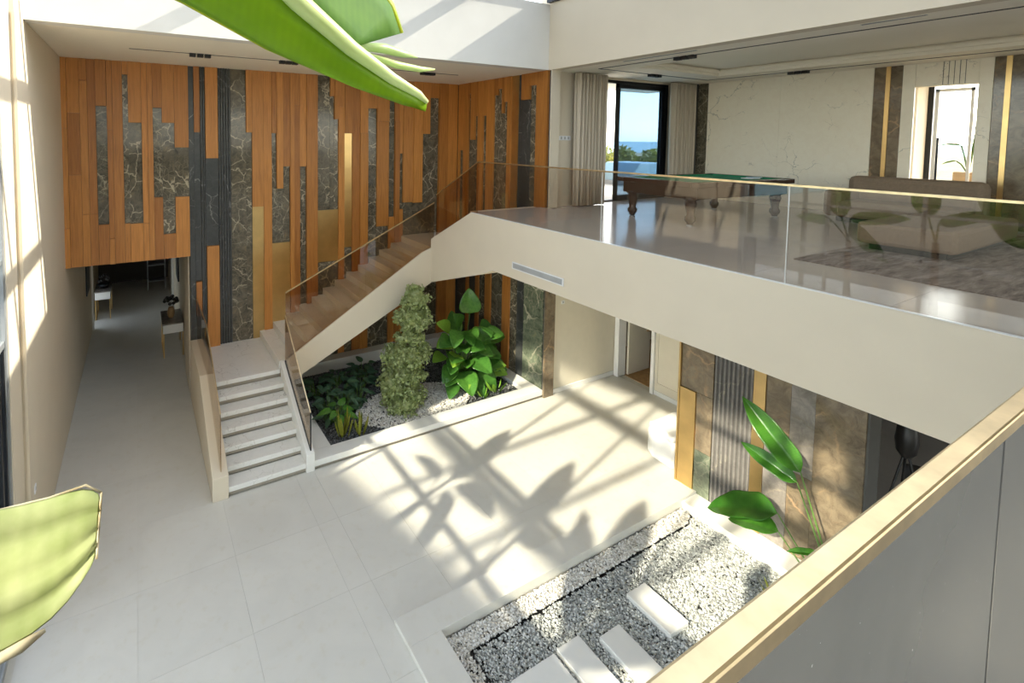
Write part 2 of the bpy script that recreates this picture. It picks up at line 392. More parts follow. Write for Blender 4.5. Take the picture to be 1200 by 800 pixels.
# ---- back wall with planks and slabs
BACK = [(-1.38,-1.21,5.95,7.32,'w'),(-1.38,-1.21,3.98,5.95,'w'),(-1.38,-1.21,3.19,3.98,'w'),(-1.21,-1.0,6.25,7.32,'w'),(-1.21,-1.0,5.03,6.25,'w'),(-1.21,-1.0,3.19,5.03,'w'),(-1.0,-0.87,6.89,7.32,'w'),(-1.0,-0.87,4.24,6.89,'w'),(-1.0,-0.87,3.19,4.24,'w'),(-0.87,-0.73,4.24,7.32,'w'),(-0.87,-0.73,3.19,4.24,'w'),(-0.73,-0.54,6.4,7.32,'w'),(-0.73,-0.54,4.01,6.4,'m'),(-0.73,-0.54,3.19,4.01,'w'),(-0.54,-0.44,5.93,7.32,'w'),(-0.54,-0.44,3.71,5.93,'w'),(-0.54,-0.44,3.19,3.71,'w'),(-0.44,-0.26,3.19,7.32,'w'),(-0.26,-0.16,7.05,7.32,'w'),(-0.26,-0.16,4.0,7.05,'m'),(-0.26,-0.16,3.19,4.0,'w'),(-0.16,0.08,6.08,7.32,'w'),(-0.16,0.08,3.99,6.08,'m'),(-0.16,0.08,3.19,3.99,'w'),(0.08,0.19,3.98,7.32,'w'),(0.08,0.19,3.19,3.98,'w'),(0.19,0.29,3.19,7.32,'w'),(0.29,0.46,6.4,7.32,'w'),(0.29,0.46,4.52,6.4,'m'),(0.29,0.46,3.19,4.52,'w'),(0.46,0.7,6.09,7.32,'w'),(0.46,0.7,3.72,6.09,'m'),(0.46,0.7,3.19,3.72,'w'),(0.7,0.98,5.57,7.32,'w'),(0.7,0.98,4.51,5.57,'m'),(0.7,0.98,3.19,4.51,'w'),
(0.98,1.09,0.0,7.32,'d'),(1.09,1.21,5.9,7.32,'w'),(1.09,1.21,2.61,5.9,'d'),(1.09,1.21,1.85,2.61,'w'),(1.09,1.21,0.0,1.85,'d'),(1.21,1.32,0.0,7.32,'f'),(1.32,1.58,5.33,7.32,'w'),(1.32,1.58,3.38,5.33,'d'),(1.32,1.58,0.0,3.38,'w'),(1.58,1.86,0.0,7.32,'f'),(1.86,2.19,0.0,7.32,'m'),(2.19,2.32,5.91,7.32,'w'),(2.19,2.32,0.0,5.91,'m'),(2.32,2.58,4.2,7.32,'w'),(2.32,2.58,0.0,4.2,'b'),(2.58,2.77,0.0,7.32,'w'),(2.77,2.88,5.9,7.32,'w'),(2.88,3.03,4.6,7.32,'w'),(3.03,3.2,5.12,7.32,'w'),(2.77,2.88,4.6,5.9,'m'),(2.77,3.03,3.32,4.6,'m'),(3.03,3.2,3.3,5.12,'m'),(2.77,3.2,0.0,3.31,'b'),(3.2,3.3,0.0,7.32,'w'),(3.3,3.44,6.57,7.32,'w'),(3.3,3.44,0.0,6.57,'w'),(3.44,3.6,5.11,7.32,'w'),(3.44,3.6,0.0,5.11,'m'),(3.6,3.88,0.0,7.32,'w'),(3.88,4.21,4.03,7.32,'m'),(3.88,4.43,2.72,4.02,'b'),(3.88,4.43,0.0,2.71,'m'),(4.21,4.32,6.82,7.32,'w'),(4.21,4.32,4.02,6.82,'m'),(4.32,4.43,6.26,7.32,'w'),(4.32,4.43,4.02,6.26,'m'),(4.43,4.59,6.58,7.32,'w'),(4.43,4.59,0.0,6.58,'w'),(4.59,4.8,5.92,7.32,'w'),(4.59,4.8,3.03,5.92,'b'),(4.59,4.8,0.0,3.03,'m'),(4.8,5.01,0.0,7.32,'w'),(5.01,5.23,5.93,7.32,'w'),(5.01,5.23,0.0,5.93,'w'),(5.23,5.49,6.56,7.32,'w'),(5.23,5.49,0.0,6.56,'m'),(5.49,5.84,6.24,7.32,'w'),(5.49,5.84,3.5,6.24,'w'),(5.49,5.84,0.0,3.5,'m'),(5.84,6.01,3.73,7.32,'m'),(5.84,6.01,0.0,3.73,'w'),(6.01,6.15,6.25,7.32,'w'),(6.01,6.15,0.0,6.25,'w'),(6.15,6.26,5.4,7.32,'w'),(6.15,6.26,3.92,5.4,'m'),(6.15,6.26,0.0,3.92,'w'),(6.26,6.57,4.09,7.32,'w'),(6.26,6.57,0.0,4.09,'m'),(6.57,6.85,4.07,7.32,'w'),(6.57,6.85,0.0,4.07,'m'),(6.85,7.08,5.93,7.32,'w'),(6.85,7.08,0.0,5.93,'m'),(7.08,7.38,6.91,7.32,'w'),(7.08,7.38,0.0,6.91,'m'),(7.38,7.67,0.0,7.32,'w'),(7.67,7.99,0.0,7.32,'w')]
RIGHTU = [(11.3,11.38,3.25,7.32,'w'),(11.12,11.3,5.49,7.32,'w'),(11.12,11.3,3.25,5.49,'m'),(10.9,11.12,3.25,7.32,'w'),(10.8,10.9,7.02,7.32,'w'),(10.8,10.9,3.25,7.02,'m'),(10.61,10.8,5.78,7.32,'w'),(10.61,10.8,3.25,5.78,'m'),(10.5,10.61,6.41,7.32,'w'),(10.5,10.61,3.25,6.41,'m'),(10.27,10.5,3.25,7.32,'w'),(10.13,10.27,6.41,7.32,'w'),(10.13,10.27,3.25,6.41,'m'),(9.84,10.13,3.25,7.32,'w'),(9.69,9.84,6.9,7.32,'w'),(9.69,9.84,3.25,6.9,'m'),(9.53,9.69,7.05,7.32,'w'),(9.53,9.69,3.25,7.05,'m'),(9.45,9.53,6.44,7.32,'w'),(9.45,9.53,3.25,6.44,'m'),(9.32,9.45,6.72,7.32,'w'),(9.32,9.45,3.25,6.72,'m'),(9.19,9.32,3.25,7.32,'w'),(8.96,9.19,3.25,7.32,'b'),(8.84,8.96,3.25,7.32,'d'),(8.56,8.84,6.72,7.32,'w'),(8.56,8.84,3.25,6.72,'d'),(8.34,8.56,7.03,7.32,'w'),(8.34,8.56,3.25,7.03,'m'),(8.01,8.34,3.25,7.32,'w')]
RIGHTL = [(10.91,11.38,'d'),(10.79,10.91,'w'),(10.48,10.79,'d'),(10.34,10.48,'w'),(10.07,10.34,'m'),(9.84,10.07,'w'),(9.38,9.84,'m'),(9.12,9.38,'w'),(8.88,9.12,'m'),(8.65,8.88,'d'),(8.02,8.65,'g')]
wall_back = struct(MB().box(-1.75, 0.98, YW+.06, YW+.30, 3.19, ZC+.3).box(0.98, 8.25, YW+.06, YW+.30, 0, ZC+.3)
                   .build('wall_back', 'recess_dark'), 'tall back wall clad in wooden planks, dark marble and brass strips', 'wall')
def fluted(x0, x1, z0, z1, plane, axis, parent, mat, ribs):
    wd = (x1-x0)/ribs; mb = MB()
    for i in range(ribs):
        a = x0+i*wd+wd*.12; b = x0+(i+1)*wd-wd*.12
        if axis == 'y':
            mb.prism([(a, plane), (b, plane), (b-.2*wd, plane-.030), (a+.2*wd, plane-.030)], 2, z0, z1)
        else:
            mb.prism([(plane, a), (plane, b), (plane-.030, b-.2*wd), (plane-.030, a+.2*wd)], 2, z0, z1)
    return mb.build('fluted_panel', mat, parent)
MATK = {'w': 'wood', 'm': 'forest_marble', 'd': 'slate', 'b': 'brass', 'g': 'green_marble'}
NAMK = {'w': 'plank', 'm': 'marble_slab', 'd': 'slate_slab', 'b': 'brass_panel', 'g': 'marble_slab'}
for x0, x1, z0, z1, k in BACK:
    if k == 'f': fluted(x0, x1, z0, z1, YW+.06, 'y', wall_back, 'fluted_slate', max(2, round((x1-x0)/.055))); continue
    d = {'w': random.choice((.055, .065, .075, .09)), 'm': .012, 'd': .016, 'b': .03}[k]
    x0 = max(x0, XL) if x0 > -1.37 else -1.36
    piece(NAMK[k], MATK[k], x0+.002, x1-.002, YW+.06-d, YW+.06, z0+.002, z1-.002, wall_back)
wall_right = struct(MB().box(XR+.06, XR+.25, 7.92, YW+.06, 0, ZC+.3).build('wall_right', 'recess_dark'),
                    'side wall beside the stairs clad in planks and marble strips', 'wall')
for y0, y1, z0, z1, k in RIGHTU:
    d = {'w': random.choice((.055, .065, .075)), 'm': .012, 'd': .016, 'b': .03}[k]
    piece(NAMK[k], MATK[k], XR+.06-d, XR+.06, y0+.002, y1-.002, z0+.002, z1-.002, wall_right)
for y0, y1, k in RIGHTL:
    d = {'w': .06, 'm': .02, 'd': .025, 'g': .02}[k]
    zc = [0, 1.45, 3.24] if k in 'mdg' else [0, 3.24]
    for a, b in zip(zc, zc[1:]):
        piece(NAMK[k], MATK[k], XR+.06-d, XR+.06, y0+.002, y1-.002, a+.002, b-.002, wall_right)
piece('end_board', 'plaster', XR, XR+.26, 7.895, 7.92, ZG, ZC, wall_right)
piece('end_slab', 'brown_marble', XR-.02, XR+.27, 7.88, 7.92, 0, 3.24, wall_right)

# ---- left wall (solid part) and corridor
wl = MB().box(XL-.35, XL, 7.45, 16.9, 0, ZR).box(XL-.40, XL-.05, 6.88, 7.45, 0, ZR).box(XL-.02, XL+.012, 7.425, 7.455, 0.0, 7.3)
struct(wl.build('wall_left', 'plaster'), 'smooth white plaster wall running from the tall glazing into the corridor', 'wall')
sbox('wall_corridor_left', 'plaster', XL-.35, XL-.15, 17.75, 22.3, 0, 3.3, 'plaster wall at the far end of the corridor', 'wall')
struct(MB().box(.95, 1.10, YW+.30, 12.8, 0, 3.3).box(1.02, 1.22, 12.8, 22.3, 0, 3.3).build('wall_corridor_right', 'plaster'),
       'white corridor wall behind the console table with the vase', 'wall')
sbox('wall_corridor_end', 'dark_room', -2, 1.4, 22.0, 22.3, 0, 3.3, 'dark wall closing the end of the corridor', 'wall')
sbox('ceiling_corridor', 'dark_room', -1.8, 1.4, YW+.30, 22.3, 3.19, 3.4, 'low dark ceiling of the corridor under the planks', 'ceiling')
w6 = thing('window_6', 'glazed garden door in the corridor wall', 'window', (XL-.2, 17.9, 0), kind='structure')
for y in (16.93, 17.70): box('frame', 'dark_metal', XL-.24, XL-.18, y, y+.05, 0, 3.19, w6)
for a, b in ((16.98, 17.70),): piece('pane', 'clear_glass', XL-.215, XL-.205, a, b, .02, 3.18, w6)
tr = struct(MB().box(XL-.02, XL+.05, 16.86, 16.93, 0, 3.18).box(.95, 1.03, 18.2, 18.28, 0, 3.18).build('trim_1', 'white_gloss'), 'thin white door casing on the corridor walls', 'trim')

# ---- upper walls of the void, ceilings
sbox('wall_void_back', 'rough_plaster', XL, XR, 8.0, 8.25, ZC, ZR, 'sunlit upper wall above the plank wall under the roof light', 'wall')
sbox('wall_void_right', 'plaster', XR, XR+.25, -5.5, 8.25, ZC, 8.93, 'long white fascia wall above the gallery opening', 'wall')
sbox('wall_void_near', 'ceiling_paint', XL-.4, XR, YN-.25, YN, ZC, ZR, 'upper fascia above the near gallery', 'wall')
cb = struct(MB().box(XL, XR+.06, 8.25, YW+.06, ZC, ZC+.3).build('ceiling', 'ceiling_paint'), 'white ceiling over the stairs with a black track slot', 'ceiling')
# ceiling of the gallery lounge: ring with a raised tray
tx0, tx1, ty1 = 9.25, 12.15, 6.75
gc = struct(MB().box(XR+.25, tx0, -5.5, 8.6, ZC, ZC+.3).box(tx1, 17.5, -5.5, 8.6, ZC, ZC+.3).box(tx0, tx1, ty1, 8.6, ZC, ZC+.3)
            .box(tx0-.1, tx1+.1, -5.5, ty1+.1, ZC+.16, ZC+.3).build('ceiling_gallery', 'ceiling_paint'), 'white gallery ceiling with a raised tray and black track lines', 'ceiling')
for k, (a, b, c, d) in enumerate(((tx0, tx0+.07, -5.4, ty1), (tx1-.07, tx1, -5.4, ty1), (tx0, tx1, ty1-.07, ty1))):
    box('tray_moulding', 'ceiling_paint', a, b, c, d, ZC+.06, ZC+.12, gc)
sbox('ceiling_near_gallery', 'ceiling_paint', XL-.4, XR, -5.5, YN-.25, ZC, ZC+.3, 'white ceiling over the near gallery', 'ceiling')
w5 = thing('fill_window', 'unseen glazing added behind the viewer to let in more daylight', 'window', (6, -5.6, 0), kind='structure')  # out of view, glazed to add daylight from behind the camera
box('spandrel', 'plaster', -1.8, 17.5, -5.7, -5.5, ZB, ZG, w5); box('head', 'plaster', -1.8, 17.5, -5.7, -5.5, ZC, ZR, w5)
for i in range(9):
    box('mullion', 'dark_metal', -1.75+i*2.35, -1.68+i*2.35, -5.65, -5.57, 0, ZC, w5)
    if i < 8:
        for a, b in ((0, ZB), (ZG, ZC)): piece('pane', 'clear_glass', -1.68+i*2.35, .60+i*2.35, -5.615, -5.605, a, b, w5)
# ---- gallery floors
gal = struct(MB().box(XS+.2, 17.3, YN, 8.4, ZB, ZG-.02).box(XL, 17.3, -5.5, YN, ZB, ZG-.02).build('floor_gallery', 'plaster'),
             'polished grey stone floor of the upper gallery', 'floor')
x = XS+.012
for i in range(7):
    y = -5.4
    while y < 8.2:
        y1 = min(y+1.2, 8.38)
        x1 = min(x+1.2, XM+.05)
        if x1-x > .05 and not (x < XR and y > 6.8):
            piece('tile', 'upper_tile', x+.001, x1-.001, y+.001, y1-.001, ZG-.02, ZG+.002, gal)
        y += 1.2
    x += 1.2
piece('tile', 'upper_tile', XS+.013, XR+.05, 6.6, 8.12, ZG-.02, ZG+.0015, gal)
x = XL
while x < XS-.01:
    y = -5.4
    while y < YN-.01:
        piece('tile', 'upper_tile', x+.001, min(x+1.2, XS)-.001, y+.001, min(y+1.2, YN)-.001, ZG-.02, ZG, gal); y += 1.2
    x += 1.2
# gallery edge beam with the sloped end that carries the last flight
edge = MB().prism([(YN, ZG), (8.11, ZG), (9.63, 3.46), (9.63, 2.43), (7.75, 3.09), (7.55, 3.18), (7.39, ZB), (YN, ZB)], 0, XS, XS+.2)
eb = struct(edge.build('wall_gallery_edge', 'plaster'), 'deep white plaster edge of the gallery rising beside the last stairs', 'wall')
box('floor_edge', 'white_gloss', XS, XS+.045, YN, 8.11, ZG-.002, ZG+.006, eb)
# near gallery edge
sbox('wall_near_edge', 'plaster', XL, XS, YN-.0, YN+.01, ZB, ZG, 'white edge of the near gallery below the handrail', 'wall')
sbox('ceiling_lower', 'ceiling_paint', XS+.2, 13.0, -5.5, 7.95, ZB-.02, ZB-.001, 'white underside of the gallery above the recess', 'ceiling')

# ---- lower right: marble and brass wall, recess, door
wlr = struct(MB().box(XR+.06, XR+.4, 2.48, 4.84, 0, ZB-.02).box(XR+.06, XR+.4, -5.5, .2, 0, ZB-.02).build('wall_lower_right', 'recess_dark'),
             'ground floor wall of marble slabs, fluted stone and brass beside the gravel bed', 'wall')
def gp(name, mat, y0, y1, z0, z1, d=.03): return piece(name, mat, XR+.06-d, XR+.06, y0+.002, y1-.002, z0+.002, z1-.002, wlr)
gp('brass_panel', 'brass', 4.58, 4.84, 0, 1.70, .06); gp('marble_slab', 'brown_marble', 4.33, 4.84, 1.70, 3.23)
gp('marble_slab', 'brown_marble', 4.33, 4.58, 0.75, 1.70); gp('marble_slab', 'green_marble', 4.33, 4.58, 0, .75)
fluted(3.76, 4.33, 0, 3.23, XR+.06, 'x', wlr, 'fluted_stone', 9)
gp('brass_panel', 'brass', 3.60, 3.76, 0, 3.23, .05)
gp('marble_slab', 'brown_marble', 3.30, 3.60, 1.6, 3.23); gp('marble_slab', 'grey_marble', 3.30, 3.60, 0, 1.6)
gp('marble_slab', 'grey_marble', 3.02, 3.30, 1.2, 3.23); gp('marble_slab', 'brown_marble', 3.02, 3.30, 0, 1.2)
gp('marble_slab', 'brown_marble', 2.5, 3.02, 0, 3.23, .035)
piece('end_slab', 'brass', XR-.01, XR+.41, 4.84, 4.87, 0, 3.23, wlr)
lr = MB().box(10.4, 10.6, 7.82, 8.1, 0, ZB).box(10.4, 10.6, 4.95, 6.94, 0, ZB).box(10.4, 10.6, 6.94, 7.82, 2.55, ZB)
wr = struct(lr.build('wall_recess', 'cream_panel'), 'cream back wall of the recess with a doorway', 'wall')
for (a, b) in ((6.2, 6.85), (5.0, 6.0)):
    for (y0, y1, z0, z1) in ((a, b, .25, .29), (a, b, 2.7, 2.74), (a, a+.04, .25, 2.74), (b-.04, b, .25, 2.74)):
        piece('panel_moulding', 'cream_panel', 10.385, 10.4, y0, y1, z0, z1, wr)
sbox('wall_recess_side', 'cream_panel', XR+.25, 10.5, 7.95, 8.1, 0, ZB, 'cream side wall of the recess catching patches of light', 'wall')
struct(MB().box(XR+.27, 10.4, 7.93, 7.95, 0, .10).box(10.38, 10.4, 4.9, 6.92, 0, .10).build('baseboard_recess', 'white_gloss'), 'white skirting board around the recess', 'baseboard')
d1 = struct(MB().box(10.34, 10.62, 6.88, 6.96, 0, 2.6).box(10.34, 10.62, 7.80, 7.92, 0, 2.6).box(10.34, 10.62, 6.96, 7.80, 2.5, 2.6).build('door_1', 'white_gloss', bevel=.01), 'white framed doorway into a room with wooden floor', 'door')
box('door_leaf', 'cream_panel', 10.65, 11.45, 7.74, 7.79, 0.02, 2.5, d1); box('handle', 'brass', 11.3, 11.42, 7.70, 7.74, 1.0, 1.03, d1)
sbox('floor_side_room', 'parquet', 10.6, 13.4, 5.5, 9.5, -.1, 0.0, 'warm wooden floor of the room behind the door', 'floor')
sbox('wall_side_room', 'cream_panel', 10.6, 13.4, 8.9, 9.0, 0, ZB, 'cream wall of the room behind the door', 'wall')
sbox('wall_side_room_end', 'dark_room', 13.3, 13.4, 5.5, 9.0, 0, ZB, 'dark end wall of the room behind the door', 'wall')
# dark opening right of the marble wall
struct(MB().box(14.0, 14.2, -5.5, 5.0, 0, ZB).box(XR+.4, 14.2, 4.80, 4.95, 0, ZB).build('wall_lounge', 'grey_marble'), 'grey walls of the lounge below the gallery', 'wall')
sbox('floor_lounge', 'upper_tile', XR+.04, 14.0, -5.5, 4.8, -.1, 0.0, 'stone floor of the lounge below the gallery', 'floor')

# ---- upstairs end wall with terrace door, marble wall
wu = MB().box(8.02, 9.62, 8.06, 8.3, ZG, ZC).box(12.5, 13.6, 8.2, 8.45, ZG, ZC).box(9.62, 12.5, 8.2, 8.45, 7.27, ZC)
struct(wu.build('wall_gallery_end', 'plaster'), 'pale end wall of the gallery with switches beside the curtain', 'wall')
wm = struct(MB().box(XM+.03, XM+.25, 3.82, 8.3, ZG, ZC).box(XM+.03, XM+.25, -5.5, 2.95, ZG, ZC).box(XM+.03, XM+.25, 2.95, 3.82, 6.88, ZC)
            .build('wall_marble', 'ceiling_paint'), 'veined white marble wall of the gallery with dark panels', 'wall')
def mp(name, mat, y0, y1, z0, z1, d=.03): return piece(name, mat, XM+.03-d, XM+.03, y0+.0015, y1-.0015, z0, z1, wm)
mp('marble_slab', 'forest_marble', 7.68, 7.95, ZG, ZC, .02); mp('wood_panel', 'recess_dark', 7.95, 8.2, ZG, ZC, .03)
mp('marble_slab', 'white_marble', 6.04, 7.68, ZG, ZC); mp('marble_slab', 'white_marble', 4.40, 6.04, ZG, ZC)
mp('dark_panel', 'brown_marble', 4.22, 4.40, ZG, ZC, .02); mp('brass_strip', 'brass', 4.15, 4.22, ZG, ZC, .035); mp('dark_panel', 'brown_marble', 3.97, 4.15, ZG, ZC, .02)
mp('portal_panel', 'white_marble', 3.79, 3.97, ZG, ZC, .04); mp('portal_panel', 'white_marble', 2.81, 2.98, ZG, ZC, .04); mp('portal_panel', 'white_marble', 2.98, 3.79, 6.88, ZC, .035)
for i in range(5): mp('rib', 'recess_dark', 3.14+i*.07, 3.15+i*.07, 6.89, ZC, .04)
mp('dark_panel', 'brown_marble', 2.68, 2.81, ZG, ZC, .02); mp('brass_strip', 'brass', 2.61, 2.68, ZG, ZC, .035); mp('dark_panel', 'brown_marble', 2.3, 2.61, ZG, ZC, .02)
mp('marble_slab', 'white_marble', .6, 2.3, ZG, ZC); mp('marble_slab', 'white_marble', -1.2, .6, ZG, ZC)
# room beyond the portal, daylight from its own glazing
struct(MB().box(XM+.25, 17.3, 4.6, 4.8, ZG, ZC).box(XM+.25, 17.3, .6, .8, ZG, ZC).build('wall_far_room', 'ceiling_paint'), 'bright white walls of the room beyond the portal', 'wall')
w4 = struct(MB().box(17.1, 17.2, 1.0, 1.08, ZG, ZC).box(17.1, 17.2, 2.8, 2.88, ZG, ZC).box(17.1, 17.2, 4.5, 4.6, ZG, ZC).box(17.1, 17.2, .8, 4.6, 7.2, ZC).build('window_4', 'dark_metal'), 'glazed end of the bright room beyond the portal', 'window')
box('pane', 'clear_glass', 17.14, 17.15, .8, 4.6, ZG, 7.2, w4)
d2 = struct(MB().box(13.75, 13.80, 3.10, 3.14, ZG, 6.84).box(13.75, 13.80, 3.55, 3.60, ZG, 6.84).box(13.75, 13.80, 3.10, 3.60, 6.78, 6.84).build('door_2', 'white_gloss'), 'half open white glazed door inside the portal', 'door')
box('pane', 'clear_glass', 13.77, 13.78, 3.14, 3.55, ZG, 6.78, d2); box('handle', 'dark_metal', 13.68, 13.70, 3.50, 3.53, 5.0, 5.9, d2)

# ---- window_3: terrace sliding door
w3 = thing('window_3', 'dark framed sliding terrace door with sea view', 'window', (11, 8.2, ZG), kind='structure')
box('frame', 'dark_metal', 9.62, 12.5, 8.2, 8.32, 7.20, 7.27, w3); box('frame', 'dark_metal', 12.40, 12.5, 8.2, 8.32, ZG, 7.2, w3)
box('frame', 'dark_metal', 9.62, 9.70, 8.2, 8.32, ZG, 7.2, w3); box('sill', 'dark_metal', 9.62, 12.5, 8.2, 8.32, ZG-.03, ZG+.03, w3)
for y, a, b in ((8.215, 10.50, 12.38), (8.28, 10.62, 12.40)):
    box('sash', 'dark_metal', a, a+.11, y, y+.03, ZG+.03, 7.2, w3); box('sash', 'dark_metal', b-.10, b, y, y+.03, ZG+.03, 7.2, w3)
    box('sash', 'dark_metal', a, b, y, y+.03, ZG+.03, ZG+.13, w3); box('sash', 'dark_metal', a, b, y, y+.03, 7.10, 7.2, w3)
    box('pane', 'dimming_glass', a+.1, b-.09, y+.010, y+.018, ZG+.12, 7.12, w3)

# ---- window_1: tall left glazing
w1 = thing('window_1', 'tall glazing with slim metal frames along the left side', 'window', (XL, 3, 0), kind='structure')
ys = [-5.4, -3.9, -2.4, -.9, .6, 2.1, 3.6, 5.1, 6.6]
box('mullion', 'grey_metal', XL-.16, XL-.06, 6.78, 6.88, 0, ZR, w1)
for y in ys[:-1]: box('mullion', 'grey_metal', XL-.12, XL-.07, y-.03, y+.03, 0, ZR, w1)
box('mullion', 'dark_metal', XL-.16, XL-.07, 6.70, 6.755, 0, 3.4, w1); box('mullion', 'dark_metal', XL-.14, XL-.07, 6.50, 6.56, 0, 3.4, w1)
for z, h in ((0, .08), (3.42, .07), (4.36, .05), (7.26, .10), (8.65, .08)): box('transom', 'grey_metal', XL-.13, XL-.07, -5.4, 6.8, z, z+h, w1)
yy = ys[:-1] + [6.8]
for a, b in zip(yy, yy[1:]):
    for z0, z1 in ((.08, 3.42), (3.49, 4.36), (4.41, 7.26), (7.36, 8.65)):
        piece('pane', 'clear_glass', XL-.10, XL-.09, a+.03, b-.03, z0, z1, w1)

# ---- window_2: roof light with beams
w2 = thing('window_2', 'glazed roof light with dark beams above the atrium', 'window', (3.3, 4, ZR), kind='structure')
for x in (-1.25, 2.6, 6.1, 7.95): box('beam', 'dark_metal', x-.05, x+.05, YN, 8.0, ZR+.02, ZR+.24, w2)
for y in (YN+.05, 1.4, 2.9, 4.4, 5.9, 7.4, 7.95): box('glazing_bar', 'dark_metal', XL, XR, y-.03, y+.03, ZR+.10, ZR+.22, w2)
for a, b in zip((-1.2, 2.65, 6.15), (2.55, 6.05, 7.9)):
    for c, d in zip((YN+.08, 1.43, 2.93, 4.43, 5.93, 7.43), (1.37, 2.87, 4.37, 5.87, 7.37, 7.92)):
        piece('pane', 'clear_glass', a, b, c, d, ZR+.225, ZR+.235, w2)

# ================================================================== STAIRCASE
st = thing('staircase', 'marble staircase of three flights with smoked glass rails and white parapets', 'staircase', (1.8, 7.93, 0), kind='structure')
RI, GO = 1.10/7, 0.285
for i in range(7):                      # first flight, overhanging slabs with a shadow gap below
    y0 = 7.93+i*GO; y1 = y0+GO+.02 if i < 6 else YW+.05; z = RI*(i+1)
    box('tread', 'step_marble', 1.2, 2.49, y0, y1, z-.085, z, st, .006)
    box('riser', 'gap_shade_stone', 1.2, 2.49, y0+.035, y0+.05, z-RI, z-.085, st)
def para(x0, x1, name):
    return MB().prism([(7.90, 0), (7.90, .38), (9.63, 1.30), (YW+.05, 1.30), (YW+.05, 0)], 0, x0, x1).build(name, 'plaster', st, bevel=.008)
para(.95, 1.2, 'parapet')
MB().prism([(7.90, 0), (7.90, .32), (9.63, 1.26), (9.63, 0)], 0, 2.49, 2.64).build('parapet', 'white_stone', st, bevel=.008)
box('landing_base', 'plaster', 1.2, 2.49, 9.70, YW+.05, 0, 1.0, st)
R2 = (3.20-1.10)/13; G2 = .312; X2 = 2.47
for i in range(13):                     # second flight along the back wall
    x0 = X2+i*G2; x1 = x0+G2+.02 if i < 12 else XR+.05; z = 1.10+R2*(i+1)
    box('tread', 'step_marble', x0, x1, 9.66, YW+.05, z-R2, z, st, .006)
    if i == 12: break
MB().prism([(2.64, 1.30), (2.64, .76), (3.07, .98), (XS, 2.43), (XS, 3.26), (5.80, 3.17)], 1, 9.60, 9.68).build('stringer', 'plaster', st)
MB().prism([(2.6, .80), (XS, 2.45), (XR+.05, 2.70), (XR+.05, 3.0), (XS, 3.0), (2.6, 1.05)], 1, 9.68, YW+.05).build('flight_soffit', 'plaster', st)
R3 = (ZG-3.20)/7
for i in range(6):
    y1 = 9.63-i*.253; z = 3.20+R3*(i+1)
    box('tread', 'step_marble', XS+.2, XR+.05, y1-.273 if i < 5 else 8.1, y1, z-R3, z, st, .006)
MB().prism([(9.66, 2.45), (7.7, 3.1), (7.5, 3.2), (7.9, 4.2), (9.66, 3.15)], 0, XS+.2, XR+.05).build('flight_soffit', 'plaster', st)
# glass rails
gl = MB().prism([(7.98, .40), (7.98, 1.38), (9.63, 2.24), (11.32, 2.24), (11.32, 1.28), (9.63, 1.28)], 0, 1.085, 1.10).build('glass_panel', 'smoked_glass', st)
MB().prism([(7.97, 1.38), (7.97, 1.395), (9.63, 2.26), (11.32, 2.26), (11.32, 2.24), (9.63, 2.24)], 0, 1.083, 1.102).build('rail_cap', 'old_brass', gl)
MB().prism([(7.97, .37), (7.97, .41), (9.63, 1.30), (9.63, 1.26)], 0, 1.08, 1.105).build('glass_channel', 'dark_metal', gl)
gl = MB().prism([(7.97, .34), (7.97, 1.02), (9.60, 2.20), (9.60, 1.26)], 0, 2.575, 2.59).build('glass_panel', 'smoked_glass', st)
MB().prism([(7.95, .33), (7.95, 1.02), (7.97, 1.02), (7.97, .33)], 0, 2.573, 2.592).build('end_edge', 'dark_metal', gl)
MB().prism([(7.97, .31), (7.97, .36), (9.60, 1.28), (9.60, 1.23)], 0, 2.57, 2.595).build('glass_channel', 'dark_metal', gl)
MB().prism([(7.97, 1.02), (7.97, 1.035), (9.60, 2.215), (9.60, 2.20)], 0, 2.573, 2.592).build('rail_cap', 'old_brass', gl)
for xa, xb in ((2.60, 4.38), (4.385, 6.13)):
    top = lambda x: 2.62+(x-2.53)*.466
    bot = lambda x: 1.30+(x-2.64)*.59 if x < 5.8 else 3.20
    gl = MB().prism([(xa, bot(xa)), (xb, bot(xb)), (xb, top(xb)), (xa, top(xa))], 1, 9.625, 9.64).build('glass_panel', 'smoked_glass', st)
    MB().prism([(xa, top(xa)), (xb, top(xb)), (xb, top(xb)+.022), (xa, top(xa)+.022)], 1, 9.62, 9.645).build('rail_cap', 'old_brass', gl)
gl = MB().prism([(9.50, 3.50), (8.11, ZG), (7.96, ZG), (7.96, 5.33), (9.50, 4.50)], 0, XS+.05, XS+.065).build('glass_panel', 'smoked_glass', st)
MB().prism([(7.96, 5.33), (9.50, 4.50), (9.50, 4.52), (7.96, 5.35)], 0, XS+.045, XS+.07).build('rail_cap', 'old_brass', gl)

# ---- gallery balustrade
bal = thing('glass_balustrade', 'smoked glass balustrade along the gallery edge above the white beam', 'balustrade', (XS+.05, 4, ZG))
ysg = [7.955, 4.97, 2.62, .30]
for a, b in zip(ysg, ysg[1:]):
    gl = box('glass_panel', 'grey_glass', XS+.05, XS+.065, b+.006, a-.006, ZG, 5.33, bal)
    box('rail_cap', 'old_brass', XS+.043, XS+.072, b, a, 5.33, 5.352, gl)
    box('panel_edge', 'white_vent', XS+.05, XS+.065, b+.001, b+.006, ZG, 5.33, gl)
